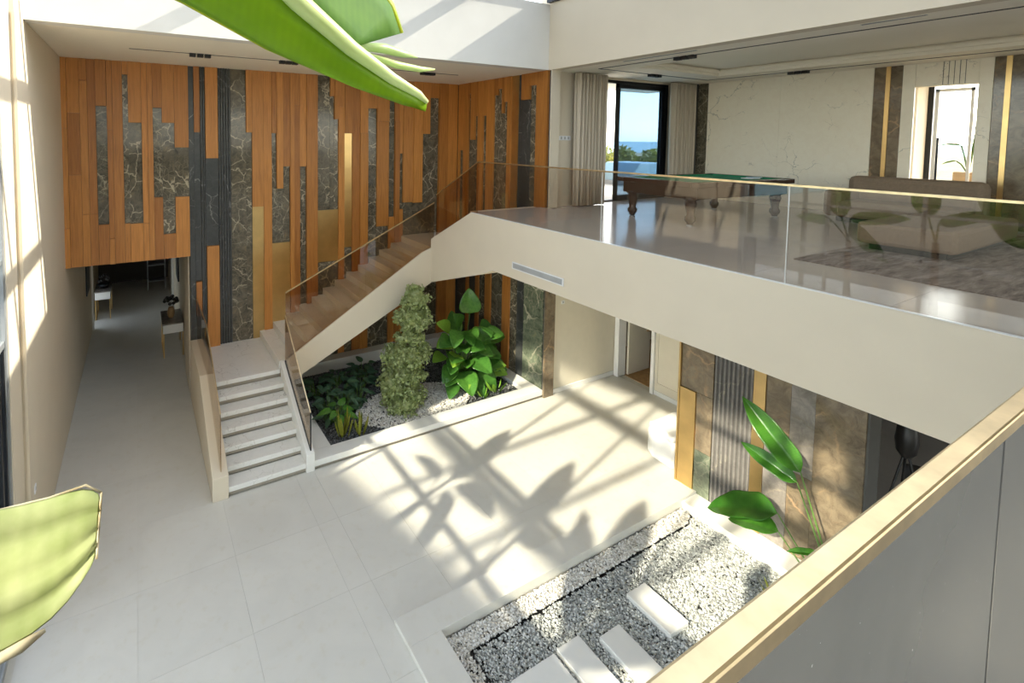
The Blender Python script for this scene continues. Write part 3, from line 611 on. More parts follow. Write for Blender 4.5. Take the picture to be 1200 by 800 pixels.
# ---- near handrail
nb = thing('handrail', 'worn brass handrail on grey opaque glass in front of the viewer', 'handrail', (2.5, .23, ZG))
box('rail', 'old_brass', XL+.1, XS, .220, .247, 5.314, 5.340, nb, .0035)
seam = 1.28
for a, b in ((XL+.1, seam-.006), (seam+.006, XS)):
    box('glass_panel', 'opaque_glass', a, b, .227, .239, 4.0, 5.314, nb)
box('panel_joint', 'black', seam-.0055, seam+.0055, .2275, .238, 4.0, 5.31, nb)

# ================================================================== PLANTER
pl = thing('planter', 'low white curbed planter bed under the stairs', 'planter', (5.3, 8.1, 0), kind='structure')
box('curb', 'white_stone', 2.64, XR, 7.93, 8.22, 0.05, .16, pl, .005); box('plinth', 'gap_shade_stone', 2.64, XR, 7.96, 8.2, 0, .05, pl)
box('curb', 'white_stone', 7.66, XR, 8.22, 9.9, 0, .16, pl, .005)
box('curb', 'white_stone', 2.64, 3.05, 8.22, 9.6, 0, .16, pl, .005)
box('curb', 'white_stone', 3.05, 7.66, 11.1, YW, 0, .34, pl, .005)
box('soil_bed', 'soil', 3.05, 7.66, 8.22, 11.1, 0, .06, pl)
# ================================================================== GRAVEL BED
gb = thing('gravel_bed', 'sunken gravel bed framed by white stone curbs', 'gravel bed', (5.3, 3, -.2), kind='structure')
box('curb', 'floor_tile', 2.62, XR+.03, 4.52, 4.88, -.16, .06, gb, .004)
box('curb', 'floor_tile', 2.62, 3.05, .1, 4.52, -.16, .06, gb, .004)
box('curb', 'white_stone', 7.66, XR+.03, .1, 4.52, -.16, .025, gb, .004)
box('bed', 'soil', 3.05, 7.66, .1, 4.52, -.26, -.112, gb)
MB().prism([(3.32, 4.22), (3.4, 4.27), (7.40, 4.27), (7.62, 4.36), (7.62, 4.354), (7.40, 4.264), (3.4, 4.264), (3.328, 4.22), (3.293, .2), (3.285, .2)], 2, -.16, -.078).build('edging', 'black', gb)

def pebbles(name, mat, n, region, size, label, z, zj=.01):
    # region(k) -> k points (x, y) ; octahedral stones, one mesh
    P = region(n); n = len(P)
    s = size*(0.6+0.8*rng.random(n))
    oc = np.array([(1,0,0),(-1,0,0),(0,1,0),(0,-1,0),(0,0,1),(0,0,-1)], float)
    fc = np.array([(0,2,4),(2,1,4),(1,3,4),(3,0,4),(2,0,5),(1,2,5),(3,1,5),(0,3,5)])
    ang = rng.random(n)*6.283; ca, sa = np.cos(ang), np.sin(ang)
    j = oc[None]*(0.75+0.5*rng.random((n, 6, 1)))
    j = j*np.stack([np.ones(n), 0.6+.4*rng.random(n), 0.45+.35*rng.random(n)], 1)[:, None, :]
    tx = rng.normal(0, .35, n)
    xx = j[..., 0]*ca[:, None]-j[..., 1]*sa[:, None]; yy_ = j[..., 0]*sa[:, None]+j[..., 1]*ca[:, None]; zz = j[..., 2]+xx*tx[:, None]
    V = np.stack([xx, yy_, zz], -1)*s[:, None, None]
    V[..., 0] += P[:, 0:1]; V[..., 1] += P[:, 1:2]; V[..., 2] += z + (rng.random(n)*zj)[:, None]
    F = (fc[None]+(np.arange(n)*6)[:, None, None]).reshape(-1, 3)
    me = bpy.data.meshes.new(name); me.vertices.add(n*6); me.vertices.foreach_set('co', V.reshape(-1))
    me.loops.add(F.size); me.loops.foreach_set('vertex_index', F.reshape(-1))
    me.polygons.add(len(F)); me.polygons.foreach_set('loop_start', np.arange(0, F.size, 3))
    me.update(); me.validate()
    at = me.attributes.new('tone', 'FLOAT', 'POINT'); at.data.foreach_set('value', np.repeat(rng.random(n), 6))
    me.materials.append(M[mat]); o = bpy.data.objects.new(name, me); COL.objects.link(o)
    return tag(o, label, 'gravel', None, 'stuff')
def rect(x0, x1, y0, y1, keep=None):
    def f(n):
        p = np.stack([x0+(x1-x0)*rng.random(n), y0+(y1-y0)*rng.random(n)], 1)
        return p[keep(p)] if keep is not None else p
    return f
pebbles('grey_gravel', 'grey_pebble', 52000, rect(3.31, 7.65, 1.6, 4.33, lambda p: p[:, 1] < 4.25+np.clip(p[:, 0]-7.4, 0, 1)*.4), .019, 'dark grey gravel filling the sunken bed', -.105, .03)
pebbles('white_gravel', 'white_pebble', 6000, rect(3.07, 7.6, 4.26, 4.50, lambda p: p[:, 1] > 4.28+np.clip(p[:, 0]-7.4, 0, 1)*.4), .020, 'strip of white pebbles along the curb of the gravel bed', -.085, .02)
pebbles('white_gravel', 'white_pebble', 1500, rect(3.07, 3.27, 1.8, 4.3), .020, 'white pebbles along the short curb of the gravel bed', -.085, .02)
def wp(p):   # pale drift in the planter
    d = ((p[:, 0]-5.2)/1.35)**2+((p[:, 1]-8.85)/.75)**2
    return (d < 1) & ~((p[:, 0] > 6.45))
pebbles('dark_gravel', 'dark_pebble', 22000, rect(3.06, 7.65, 8.24, 11.08), .019, 'dark gravel covering the planter bed', .065, .02)
pebbles('white_gravel', 'white_pebble', 9000, rect(3.8, 6.5, 8.24, 9.7, wp), .022, 'drift of white pebbles around the topiary shrub', .095, .02)
for (a, b, c, d), lb in (((5.47, 5.83, 3.30, 3.89), 'white stepping slab set alone in the gravel nearest the marble wall'), ((4.70, 5.04, 3.10, 3.67), 'white stepping slab between the lone slab and the slab pair'),
                     ((4.15, 4.50, 3.05, 3.80), 'narrow white stepping slab touching the wide corner slab'), ((3.46, 4.09, 2.9, 3.78), 'wide white stepping slab nearest the corner curb')):
    mb = MB().box(a, b, c, d, -.110, -.02); o = mb.build('stepping_stone', 'white_stone', bevel=.008); tag(o, lb, 'stepping stone', 'stepping slabs in the gravel')

# ================================================================== PLANTS
def leaf_mesh(name, mat, L, W, prof='oval', fold=.18, droop=.25, nx=12, ny=6, wave=0.0, tear=0.0):
    """leaf along +x from the origin, normal +z; droop bends the tip down"""
    P = []
    for i in range(nx+1):
        t = i/nx
        if prof == 'oval': wd = math.sin(math.pi*min(1, t*.97+.03))**.75
        elif prof == 'heart': wd = (math.sin(math.pi*(t**.62)))**.7 if 0 < t < 1 else 0.02
        elif prof == 'paddle': wd = (min(1, t/.18)**.6)*(1-max(0, (t-.45)/.55)**2.2)
        else: wd = (1-t)**.6*min(1, t/.06+.3)
        wd = max(wd, .02); row = []
        for j in range(-ny, ny+1):
            s_ = j/ny; e = 1.0
            if tear and abs(s_) > .99: e = 1-tear*random.random()
            y = s_*wd*W/2*e
            z = fold*abs(s_)*wd*W/2 - droop*L*t*t + wave*W*math.sin(t*18+s_*2)*abs(s_)
            row.append((t*L*(1-.12*droop*t), y, z))
        P.append(row)
    mb = MB().grid(P); me = bpy.data.meshes.new(name); me.from_pydata(mb.v, [], mb.f)
    me.materials.append(M[mat]); me.polygons.foreach_set('use_smooth', [True]*len(me.polygons)); return me
def frame(base, d, nrm):
    d = Vector(d).normalized(); nrm = Vector(nrm); y = nrm.cross(d)
    if y.length < 1e-4: y = Vector((0, 1, 0)).cross(d)
    y.normalize(); z = d.cross(y); mm = Matrix.Identity(4)
    for i in range(3): mm[i][0], mm[i][1], mm[i][2] = d[i], y[i], z[i]
    mm.translation = Vector(base); return mm
def put_leaf(me, parent, base, d, nrm, scale=1.0, name='leaf', solid=.0015):
    o = bpy.data.objects.new(name, me); COL.objects.link(o); o.parent = parent
    og = Vector(ORG[parent.name]); mm = frame(Vector(base)-og, d, nrm) @ Matrix.Scale(scale, 4)
    o.matrix_local = mm
    if solid:
        b = o.modifiers.new('solid', 'SOLIDIFY'); b.thickness = solid; b.offset = 0
    return o
def ribbon(name, mat, rows, parent, solid=.002):
    """leaf blade given by real 3-D rows (base to tip), each row from one margin to the other"""
    o = MB().grid(rows).build(name, mat, parent, smooth=True, solid=solid, sub=1 if mat == 'leaf_pale' else 0); return o
def lerp(a, b, t): return tuple(a[i]+(b[i]-a[i])*t for i in range(3))

# ---- topiary shrub in the planter
tp = thing('topiary_shrub', 'pale green cloud topiary shrub standing in white pebbles', 'shrub', (5.05, 9.1, .07))
MB().tube([(5.05, 9.1, .05), (5.1, 9.12, .7), (5.12, 9.08, 1.4), (5.22, 9.1, 2.2)], [.05, .045, .04, .02]).build('trunk', 'bark', tp, smooth=True)
cl = []
def puff(c, r, k):
    for _ in range(k):
        d = Vector(rng.normal(0, 1, 3)).normalized(); q = Vector(c)+Vector((d.x*r[0], d.y*r[1], d.z*r[2]))*random.uniform(.55, 1.0)
        cl.append((q, random.uniform(.06, .12)))
PUF = [((4.72, 9.0, .55), (.30, .36, .28), 70), ((4.9, 8.75, .22), (.50, .40, .16), 90), ((5.34, 9.1, 2.30), (.30, .30, .30), 90), ((5.26, 9.1, 1.90), (.46, .40, .26), 130), ((5.20, 9.1, 1.48), (.30, .32, .18), 70),
       ((5.10, 9.08, 1.14), (.62, .52, .22), 160), ((5.06, 9.05, .74), (.46, .46, .22), 120), ((5.02, 9.0, .38), (.48, .46, .22), 130)]
im = MB()
for c, r, k in PUF:
    puff(c, r, k); n0 = len(im.v); im.lathe([(.05, -.78), (.55, -.55), (.78, 0), (.55, .55), (.05, .78)], (0, 0, 0), 14)
    im.v[n0:] = [(c[0]+a*r[0]*.85, c[1]+b*r[1]*.85, c[2]+e*r[2]*1.0) for a, b, e in im.v[n0:]]
im.build('inner_mass', 'leaf_topiary', tp, smooth=True)
mb = MB()
for q, r in cl:
    for _ in range(17):
        d = Vector(rng.normal(0, 1, 3)).normalized(); p0 = q+d*r*random.uniform(.5, 1)
        n_ = (d+Vector(rng.normal(0, .6, 3))).normalized(); t_ = n_.cross(Vector(rng.normal(0, 1, 3))).normalized(); b_ = n_.cross(t_)
        L = random.uniform(.045, .085); W = L*.75; o = len(mb.v)
        mb.v += [tuple(p0-t_*L*.5), tuple(p0+b_*W*.5+n_*.004), tuple(p0+t_*L*.5), tuple(p0-b_*W*.5+n_*.004)]
        mb.f.append((o, o+1, o+2, o+3))
fo = bpy.data.meshes.new('foliage'); fo.from_pydata([(a-5.05, b-9.1, c-.07) for a, b, c in mb.v], [], mb.f); fo.materials.append(M['leaf_topiary'])
o = bpy.data.objects.new('foliage', fo); COL.objects.link(o); o.parent = tp; o['kind'] = 'stuff'
# base grass tuft of the shrub
# ---- large round leaved plant
bp = thing('broadleaf_plant', 'glossy plant with big round green leaves beside the topiary', 'plant', (6.6, 9.15, .07))
lm = [leaf_mesh('round_leaf', 'leaf_big', 1, .86, 'heart', .22, .18), leaf_mesh('round_leaf_b', 'leaf_big', 1, .74, 'heart', .15, .28), leaf_mesh('round_leaf_lime', 'leaf_lime', 1, .70, 'heart', .2, .2)]
stems = MB()
BL = [((7.00, 9.35, 1.62), .56, 0, (-.1, -.1, 1), (-.5, -1, .3)), ((7.28, 9.2, 1.05), .52, 0, (.8, -.35, .1), (-.2, -.6, 1)), ((7.20, 9.0, .62), .56, 1, (.7, -.5, -.25), (-.3, -.6, 1)),
      ((6.95, 8.85, .50), .52, 1, (.25, -.8, -.5), (-.2, -.9, .8)), ((6.50, 8.9, .50), .56, 0, (-.2, -.9, -.35), (-.3, -.9, .9)), ((6.25, 9.1, 1.15), .48, 2, (-.7, -.4, .2), (0, -.7, 1)),
      ((6.72, 9.3, 1.42), .45, 1, (-.5, -.5, .6), (-.3, -1, .6)), ((6.62, 9.0, 1.05), .50, 0, (.2, -.8, .25), (-.3, -.8, .9)), ((6.85, 9.1, 1.22), .46, 1, (.5, -.7, .2), (-.3, -.8, .8)),
      ((6.35, 8.95, .92), .46, 2, (-.6, -.7, .0), (-.1, -.7, 1)), ((6.75, 8.85, .78), .52, 0, (.1, -.9, -.1), (-.3, -.8, 1)), ((6.3, 9.0, .62), .46, 1, (-.8, -.5, -.2), (-.3, -.7, 1)),
      ((7.05, 9.05, .88), .50, 1, (.6, -.7, -.05), (-.3, -.7, 1)), ((6.45, 9.35, 1.35), .42, 2, (-.8, -.2, .5), (-.2, -.9, .7)), ((6.15, 9.2, .85), .40, 2, (-.9, -.5, .1), (-.2, -.6, 1)),
      ((6.65, 9.45, 1.15), .5, 1, (.1, .3, .9), (-.3, -1, .4)), ((7.35, 9.35, .75), .46, 0, (.9, .0, -.1), (-.2, -.6, 1)), ((6.6, 8.75, .32), .46, 1, (.3, -.8, -.3), (-.2, -.8, 1)), ((6.2, 8.85, .36), .42, 1, (-.6, -.7, -.2), (-.2, -.8, 1))]
for _ in range(30):
    a = random.uniform(-2.9, .3); r_ = random.uniform(.1, .6); h_ = random.uniform(.25, 1.45)
    BL.append(((6.75+r_*math.cos(a), 9.1+.35*r_*math.sin(a), h_), random.uniform(.36, .52), random.choice((0, 1, 1, 2)), (math.cos(a), math.sin(a)-.3, random.uniform(-.4, .4)), (-.3, -.8, .9)))
for b, L, k, d, nn in BL:
    put_leaf(lm[k], bp, b, d, nn, L*1.1)
    MB().tube([(6.6+random.uniform(-.12, .12), 9.15+random.uniform(-.1, .1), .06), lerp((6.6, 9.15, .06), b, .6), b], [.016, .012, .008], 6).build('stem', 'stem_green', bp, smooth=True)
# ---- dark low plants (several clumps)
dk = [leaf_mesh('dark_leaf', 'leaf_dark', 1, .42, 'oval', .2, .35), leaf_mesh('dark_leaf_b', 'leaf_dark', 1, .55, 'heart', .2, .3), leaf_mesh('mid_leaf', 'leaf_big', 1, .55, 'heart', .2, .3)]
def clump(name, label, c, n, Lr, hr, meshes, group=None, spread=.25):
    t = thing(name, label, 'plant', (c[0], c[1], .07), group=group)
    sm = MB()
    for i in range(n):
        a = 2*math.pi*i/n+random.uniform(-.3, .3); h = random.uniform(*hr); r = random.uniform(.05, spread)
        b = (c[0]+r*math.cos(a), c[1]+r*math.sin(a), .07+h); L = random.uniform(*Lr)
        d = (math.cos(a), math.sin(a), random.uniform(-.1, .5)); put_leaf(random.choice(meshes), t, b, d, (-.3*math.cos(a), -.3*math.sin(a)-.3, 1), L)
        sm.tube([(c[0]+r*.3*math.cos(a), c[1]+r*.3*math.sin(a), .05), b], [.01, .006], 5)
    sm.build('stems', 'stem_green', t); return t
darkp = [(3.45, 9.55), (3.35, 9.05), (3.85, 9.85), (4.15, 9.45), (3.75, 9.3), (4.45, 10.0), (3.4, 10.1), (4.0, 10.4), (4.7, 10.5)]
for i, c in enumerate(darkp):
    clump('shade_plant', 'low dark green leafy plant in the shaded corner of the planter', c, 15, (.17, .29), (.08, .36), dk[:2], 'dark foliage plants under the stairs', .22)
clump('hosta_plant', 'mid green broad leaf plant between the yellow sword plant and dark foliage', (3.42, 8.78), 8, (.22, .32), (.15, .45), [dk[2]], None, .16)
sw = leaf_mesh('sword_leaf', 'leaf_yellow', 1, .13, 'oval', .3, .02, wave=.04)
def sword(c, n, L, label, group=None, tilt=.28, cat='plant', me=sw):
    t = thing('sword_plant', label, cat, (c[0], c[1], .07), group=group)
    for i in range(n):
        a = 2*math.pi*i/n+random.uniform(-.4, .4); r = random.uniform(.01, .10)
        put_leaf(me, t, (c[0]+r*math.cos(a), c[1]+r*math.sin(a), .07), (tilt*math.cos(a), tilt*math.sin(a), 1), (math.cos(a), math.sin(a)-.5, 0), L*random.uniform(.7, 1.05))
    return t
sword((3.42, 8.50), 10, .50, 'yellow green sword plant at the corner of the planter closest to the stair wall')
sword((3.72, 8.42), 9, .48, 'yellow green sword plant beside the edge of the white pebbles')
ag = leaf_mesh('agave_leaf', 'leaf_lime', 1, .2, 'oval', .3, .15)
sword((7.15, 8.52), 12, .34, 'small pale spiky rosette plant near the marble side curb', None, .9, 'plant', ag)
sword((6.72, 8.42), 8, .24, 'smaller spiky rosette plant between the pebbles and curb', None, .9, 'plant', ag)

# ---- strelitzia beside the gravel bed
sp = thing('strelitzia_plant', 'strelitzia with long stems and paddle leaves against the marble wall', 'plant', (7.45, 2.35, -.14))
pm = leaf_mesh('paddle_leaf', 'leaf_mid', 1, .30, 'paddle', .5, .10, 14, 6, .01)
pm2 = leaf_mesh('paddle_leaf_wide', 'leaf_mid', 1, .42, 'paddle', .35, .22, 14, 6, .02)
ss = MB()
for b, tip, me, nn, bow in (((7.4, 2.90, 1.60), (7.35, 3.60, 2.22), pm, (-.75, -.2, .5), 0), ((7.4, 2.93, 1.45), (7.3, 3.55, 1.62), pm, (-.8, -.1, .6), 0),
                       ((7.4, 3.12, .90), (7.25, 3.98, .52), pm2, (-.5, .1, .9), 0), ((7.4, 3.10, .66), (7.35, 3.72, .48), pm2, (-.4, .1, .9), 0), ((7.5, 2.7, .62), (7.3, 2.95, .55), pm, (-.3, 0, 1), 0), ((7.35, 2.45, 1.0), (7.0, 2.2, 1.5), pm, (-.7, -.4, .5), 0)):
    d = Vector(tip)-Vector(b); o = put_leaf(me, sp, b, d+Vector((0, 0, .08*d.length)), nn, d.length*1.04)
    MB().tube([(7.45+random.uniform(-.06, .06), 2.35+random.uniform(-.05, .05), -.15), lerp((7.45, 2.35, -.1), b, .55), b, lerp(b, tip, .25)], [.016, .011, .008, .004], 6).build('stem', 'stem_green', sp, smooth=True)
for c, k in (((7.25, 3.05), 'a'), ((7.1, 2.72), 'b')):
    sword(c, 7, .22, 'tuft of thin grass at the foot of the strelitzia', 'grass tufts in the gravel', .8).location.z = -.14

# ---- tall strelitzia reaching into the view from the left
tall = thing('tall_strelitzia', 'tall strelitzia whose big bright leaves hang in front of the atrium', 'plant', (-1.0, .95, -.0))
# drooping leaf with pale midrib; the margins are given from base to tip
rib = [(-.20, .95, 6.40), (.02, 1.03, 6.34), (.20, 1.13, 6.24), (.36, 1.20, 6.135), (.52, 1.25, 6.045), (.66, 1.275, 5.975), (.755, 1.285, 5.935), (.79, 1.29, 5.912)]
lo = [(-.24, .99, 6.37), (-.14, 1.20, 6.20), (-.03, 1.27, 6.16), (.10, 1.275, 6.115), (.30, 1.30, 6.03), (.53, 1.31, 5.955), (.70, 1.30, 5.912), (.78, 1.292, 5.905)]
rows = []
for a, b in zip(lo, rib):
    rows.append([tuple(lerp(a, b, t)[i] + (.025*math.sin(math.pi*t) if i == 2 else 0)*(-1) for i in range(3)) for t in (0, .06, .25, .5, .75, 1)])
lf = ribbon('leaf', 'leaf_bright', [r[1:] for r in rows], tall)
ribbon('leaf_margin', 'leaf_edge', [r[:2] for r in rows], lf)
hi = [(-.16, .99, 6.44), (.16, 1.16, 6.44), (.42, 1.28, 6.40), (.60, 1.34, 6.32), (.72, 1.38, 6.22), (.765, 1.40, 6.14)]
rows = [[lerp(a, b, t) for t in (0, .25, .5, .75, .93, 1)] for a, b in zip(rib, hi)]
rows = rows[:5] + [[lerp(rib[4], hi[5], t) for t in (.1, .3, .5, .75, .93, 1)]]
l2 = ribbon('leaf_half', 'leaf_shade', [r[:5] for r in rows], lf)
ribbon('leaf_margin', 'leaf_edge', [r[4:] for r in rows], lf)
MB().tube(rib, [.030, .030, .029, .027, .023, .018, .013, .007], 8).build('midrib', 'leaf_rib', lf, smooth=True)
MB().tube([(.56, 1.29, 6.06), (.66, 1.33, 6.07), (.74, 1.36, 6.065), (.80, 1.37, 6.06)], [.012, .016, .012, .003], 7).build('dry_sheath', 'leaf_rib', lf, smooth=True)
MB().tube([(.60, 1.30, 6.04), (.70, 1.33, 6.025), (.80, 1.35, 6.02), (.86, 1.36, 6.025)], [.006, .012, .010, .003], 7).build('dry_sheath', 'leaf_rib', lf, smooth=True)
# pale leaf end low on the left
rows = []
up_ = [(-.95, 1.30, 5.10), (-.60, 1.34, 5.00), (-.29, 1.335, 4.955), (-.20, 1.33, 4.955), (-.125, 1.325, 4.965), (-.092, 1.31, 4.945)]
dn_ = [(-.95, 1.12, 4.80), (-.60, 1.15, 4.74), (-.29, 1.19, 4.765), (-.21, 1.20, 4.765), (-.15, 1.22, 4.79), (-.10, 1.26, 4.84)]
for a, b in zip(up_, dn_):
    row = []
    for t in (0, .12, .24, .36, .48, .60, .72, .84, .94, 1):
        p = lerp(a, b, t); row.append((p[0], p[1]+.012*math.cos(t*22), p[2]+.006*math.sin(t*22)))
    rows.append(row)
lf = ribbon('leaf', 'leaf_pale', rows, tall)
MB().tube([rows[i][0] for i in range(1, 6)], .0028, 6).build('dry_margin', 'leaf_dry', lf, smooth=True)
MB().tube([rows[5][j] for j in range(0, 10)], .0026, 6).build('dry_margin', 'leaf_dry', lf, smooth=True)
MB().tube([(-.30, 1.17, 4.752), (-.23, 1.185, 4.757), (-.19, 1.19, 4.768)], [.008, .012, .004], 6).build('dry_curl', 'leaf_dry', lf, smooth=True)
MB().tube([(-1.0, .95, 0), (-1.0, .95, 2.5), (-1.0, .95, 4.3)], [.10, .09, .07], 10).build('trunk', 'bark', tall, smooth=True)
MB().tube([(-1.0, .95, 4.2), (-.85, .9, 5.6), (-.5, .88, 6.3), (-.20, .95, 6.40)], [.03, .026, .022, .022], 8).build('petiole', 'stem_green', tall, smooth=True)
MB().tube([(-1.0, .95, 4.2), (-1.05, 1.1, 4.75), (-.95, 1.2, 4.95)], [.03, .024, .02], 8).build('petiole', 'stem_green', tall, smooth=True)
for b, d, L in (((-1.1, .7, 4.4), (-.1, -.5, .9), 1.3), ((-.9, .7, 4.4), (.3, -.7, .6), 1.2), ((-1.05, 1.2, 4.3), (-.05, .35, -.6), .9)):
    put_leaf(pm, tall, b, d, (.4, .5, .6), L)

# ================================================================== CORRIDOR FURNITURE
def console(label, x0, x1, y0, y1, z):
    t = thing('console_table', label, 'console table', ((x0+x1)/2, (y0+y1)/2, 0))
    box('top', 'grey_marble', x0-.02, x1, y0-.02, y1+.02, z-.03, z, t, .004); dr = box('drawer_box', 'white_gloss', x0, x1-.01, y0, y1, z-.26, z-.03, t, .004)
    box('drawer_line', 'brass', x0-.004, x0, y0+.03, y1-.03, z-.15, z-.14, dr)
    for a in (x0, x1-.035):
        for b in (y0, y1-.03): box('leg', 'brass', a, a+.03, b, b+.03, 0, z-.26, t)
    box('stretcher', 'brass', x0, x0+.03, y0+.03, y1-.03, 0, .02, t)
    return t
console('white console table with brass legs carrying a vase in the corridor', .50, 1.0, 13.85, 14.95, .90)
console('white console table by the door casing at the corridor end', -1.28, -.85, 17.7, 18.7, .90)
v = thing('vase', 'brown vase with dark flowers on the corridor console', 'vase', (.72, 14.3, .90))
MB().lathe([(.05, 0), (.085, .06), (.095, .16), (.075, .26), (.06, .30)], (.72, 14.3, .901)).build('vessel', 'vase_brown', v, smooth=True)
fm = MB()
for i in range(26):
    d = Vector(rng.normal(0, 1, 3)).normalized(); q = Vector((.72, 14.3, 1.36))+Vector((d.x*.16, d.y*.16, abs(d.z)*.18-.04))
    fm.lathe([(.008, -.045), (.045, -.02), (.05, .01), (.03, .04), (.006, .05)], q, 6)
fm.build('flowers', 'dark_leather', v, smooth=True)
v = thing('flower_bowl', 'dark arrangement on the console by the door casing', 'bowl', (-1.05, 18.1, .90))
MB().lathe([(.06, 0), (.13, .05), (.17, .14), (.15, .15)], (-1.05, 18.1, .901)).build('bowl', 'dark_metal', v, smooth=True)
fm = MB()
for i in range(16):
    d = Vector(rng.normal(0, 1, 3)).normalized(); q = Vector((-1.05, 18.1, 1.14))+Vector((d.x*.14, d.y*.14, abs(d.z)*.2)); fm.lathe([(.01, -.05), (.05, 0), (.01, .05)], q, 6)
fm.build('dark_flowers', 'dark_leather', v, smooth=True)
for (a, b, c, d, e, f_), lb in (((XL, XL+.03, 15.2, 16.1, 1.5, 2.4), 'dark framed picture on the left corridor wall'), ((.985, 1.02, 15.6, 16.5, 1.5, 2.4), 'dark framed picture on the corridor wall above the console with the vase')):
    t = thing('picture', lb, 'picture', (a, c, e)); box('frame', 'dark_metal', a, b, c, d, e, f_, t); box('canvas', 'recess_dark', a-.002, b+.002, c+.06, d-.06, e+.06, f_-.06, t)
def rack(c, lb):
    t = thing('open_shelf', lb, 'shelf', (c[0], c[1], 0))
    for dx in (-.3, .3):
        for dy in (-.18, .18): box('post', 'grey_metal', c[0]+dx-.015, c[0]+dx+.015, c[1]+dy-.015, c[1]+dy+.015, 0, 2.2, t)
    for z in (.3, .9, 1.5, 2.1): box('shelf_board', 'grey_metal', c[0]-.3, c[0]+.3, c[1]-.18, c[1]+.18, z, z+.03, t)
rack((.55, 20.6), 'tall open metal shelf in the dark end of the corridor')
# wall switches
t = thing('wall_socket', 'small white socket low on the plaster wall by the glazing', 'socket', (XL, 7.75, 1.1))
box('plate', 'switch_white', XL, XL+.012, 7.70, 7.80, 1.05, 1.15, t, .003); box('insert', 'vent_grey', XL+.012, XL+.015, 7.73, 7.77, 1.08, 1.12, t)
t = thing('switch_plate', 'white triple switch plate beside the gallery curtain', 'switch', (8.6, 8.06, 5.84))
box('plate', 'switch_white', 8.42, 8.78, 8.048, 8.06, 5.79, 5.89, t, .004)
for i in range(3): box('rocker', 'vent_grey', 8.47+i*.11, 8.51+i*.11, 8.042, 8.048, 5.81, 5.87, t)
t = thing('thermostat_switch', 'single cream switch on the recess wall beside the marble end slab', 'switch', (8.6, 7.95, 1.4))
box('plate', 'switch_white', 8.52, 8.62, 7.938, 7.95, 2.05, 2.13, t, .003); box('rocker', 'vent_grey', 8.55, 8.59, 7.934, 7.938, 2.07, 2.11, t)
# air vent on the gallery edge
t = thing('air_vent', 'long white air vent grille set in the gallery edge', 'vent', (XS, 6.2, 3.5))
box('frame', 'white_vent', XS-.012, XS, 5.60, 6.82, 3.44, 3.57, t); box('backing', 'vent_grey', XS-.014, XS-.010, 5.63, 6.79, 3.46, 3.55, t)
for i in range(5): box('slat', 'vent_grey', XS-.020, XS-.012, 5.63, 6.79, 3.463+i*.018, 3.473+i*.018, t)
# ceiling tracks and spots
def track(label, boxes, spots, axis):
    x0, x1, y0, y1 = boxes[0]
    t = thing('ceiling_track', label, 'track light', ((x0+x1)/2, (y0+y1)/2, ZC-.012))
    for a, b, c, d in boxes: box('slot', 'black', a, b, c, d, ZC-.008, ZC+.002, t)
    for (sx, sy) in spots:
        for k in (-1, 0, 1):
            ex = sx+(k*.13 if axis == 'x' else 0); ey = sy+(k*.13 if axis == 'y' else 0)
            box('spot', 'black', ex-.052, ex+.052, ey-.052, ey+.052, ZC-.06, ZC, t)
track('black track slot with triple spots in the ceiling over the stairs', [(-.1, 6.8, 9.69, 9.71)], [(1.05, 9.7), (2.7, 9.7), (5.95, 9.7)], 'x')
track('black track slot with triple spots along the fascia side of the gallery ceiling', [(8.73, 8.76, -1, 7.3)], [(8.745, 5.45)], 'y')
track('black track slot with triple spots in front of the terrace door', [(8.78, 12.65, 7.28, 7.31)], [(10.6, 7.295)], 'x')
track('black track slot with triple spots in front of the marble wall', [(12.66, 12.69, -1, 7.3)], [(12.675, 5.4)], 'y')
for a, b in ((5.0, 6.4), (2.3, 2.9)):
    t = thing('slot_vent', 'thin linear air slot in the ceiling beside the fascia', 'vent', (8.35, a, ZC), group='linear slots in the gallery ceiling'); box('slot', 'vent_grey', 8.32, 8.37, a, b, ZC-.006, ZC, t); box('slot_gap', 'recess_dark', 8.335, 8.355, a+.01, b-.01, ZC-.008, ZC-.006, t)
t = thing('smoke_detector', 'small round detector on the tray of the gallery ceiling', 'detector', (9.8, 2.3, ZC+.1)); MB().lathe([(.06, 0), (.055, -.03), (.03, -.045)], (9.8, 2.3, ZC+.16), 16).build('body', 'switch_white', t, smooth=True); box('led', 'black', 9.79, 9.81, 2.29, 2.31, ZC+.112, ZC+.118, t)

# ================================================================== GALLERY FURNITURE
def curtain(x0, x1, y, label, folds):
    P = []; n = folds*8
    for z in np.linspace(ZG+.02, 7.30, 7):
        row = []
        for i in range(n+1):
            t_ = i/n; row.append((x0+(x1-x0)*t_, y+.075*math.sin(2*math.pi*folds*t_)+.012*math.sin(t_*31+z), z))
        P.append(row)
    o = MB().grid(P).build('curtain', 'curtain', smooth=True, solid=.006); tag(o, label, 'curtain', None); return o
curtain(8.72, 9.66, 7.86, 'beige pleated curtain hanging beside the switch plate', 9)
curtain(12.30, 13.22, 7.95, 'beige pleated curtain between the terrace door and dark panels', 9)
pt = thing('pool_table', 'dark wooden pool table with green baize on the gallery', 'pool table', (9.93, 5.69, ZG), -.05)
LX, LY, PT = 1.45, .83, .79
box('bed', 'baize', -LX+.12, LX-.12, -LY+.12, LY-.12, PT-.08, PT-.03, pt)
for a, b, c, d in ((-LX, LX, -LY, -LY+.13), (-LX, LX, LY-.13, LY), (-LX, -LX+.13, -LY+.13, LY-.13), (LX-.13, LX, -LY+.13, LY-.13)):
    rl_ = box('rail', 'table_wood', a, b, c, d, PT-.09, PT, pt, .012)
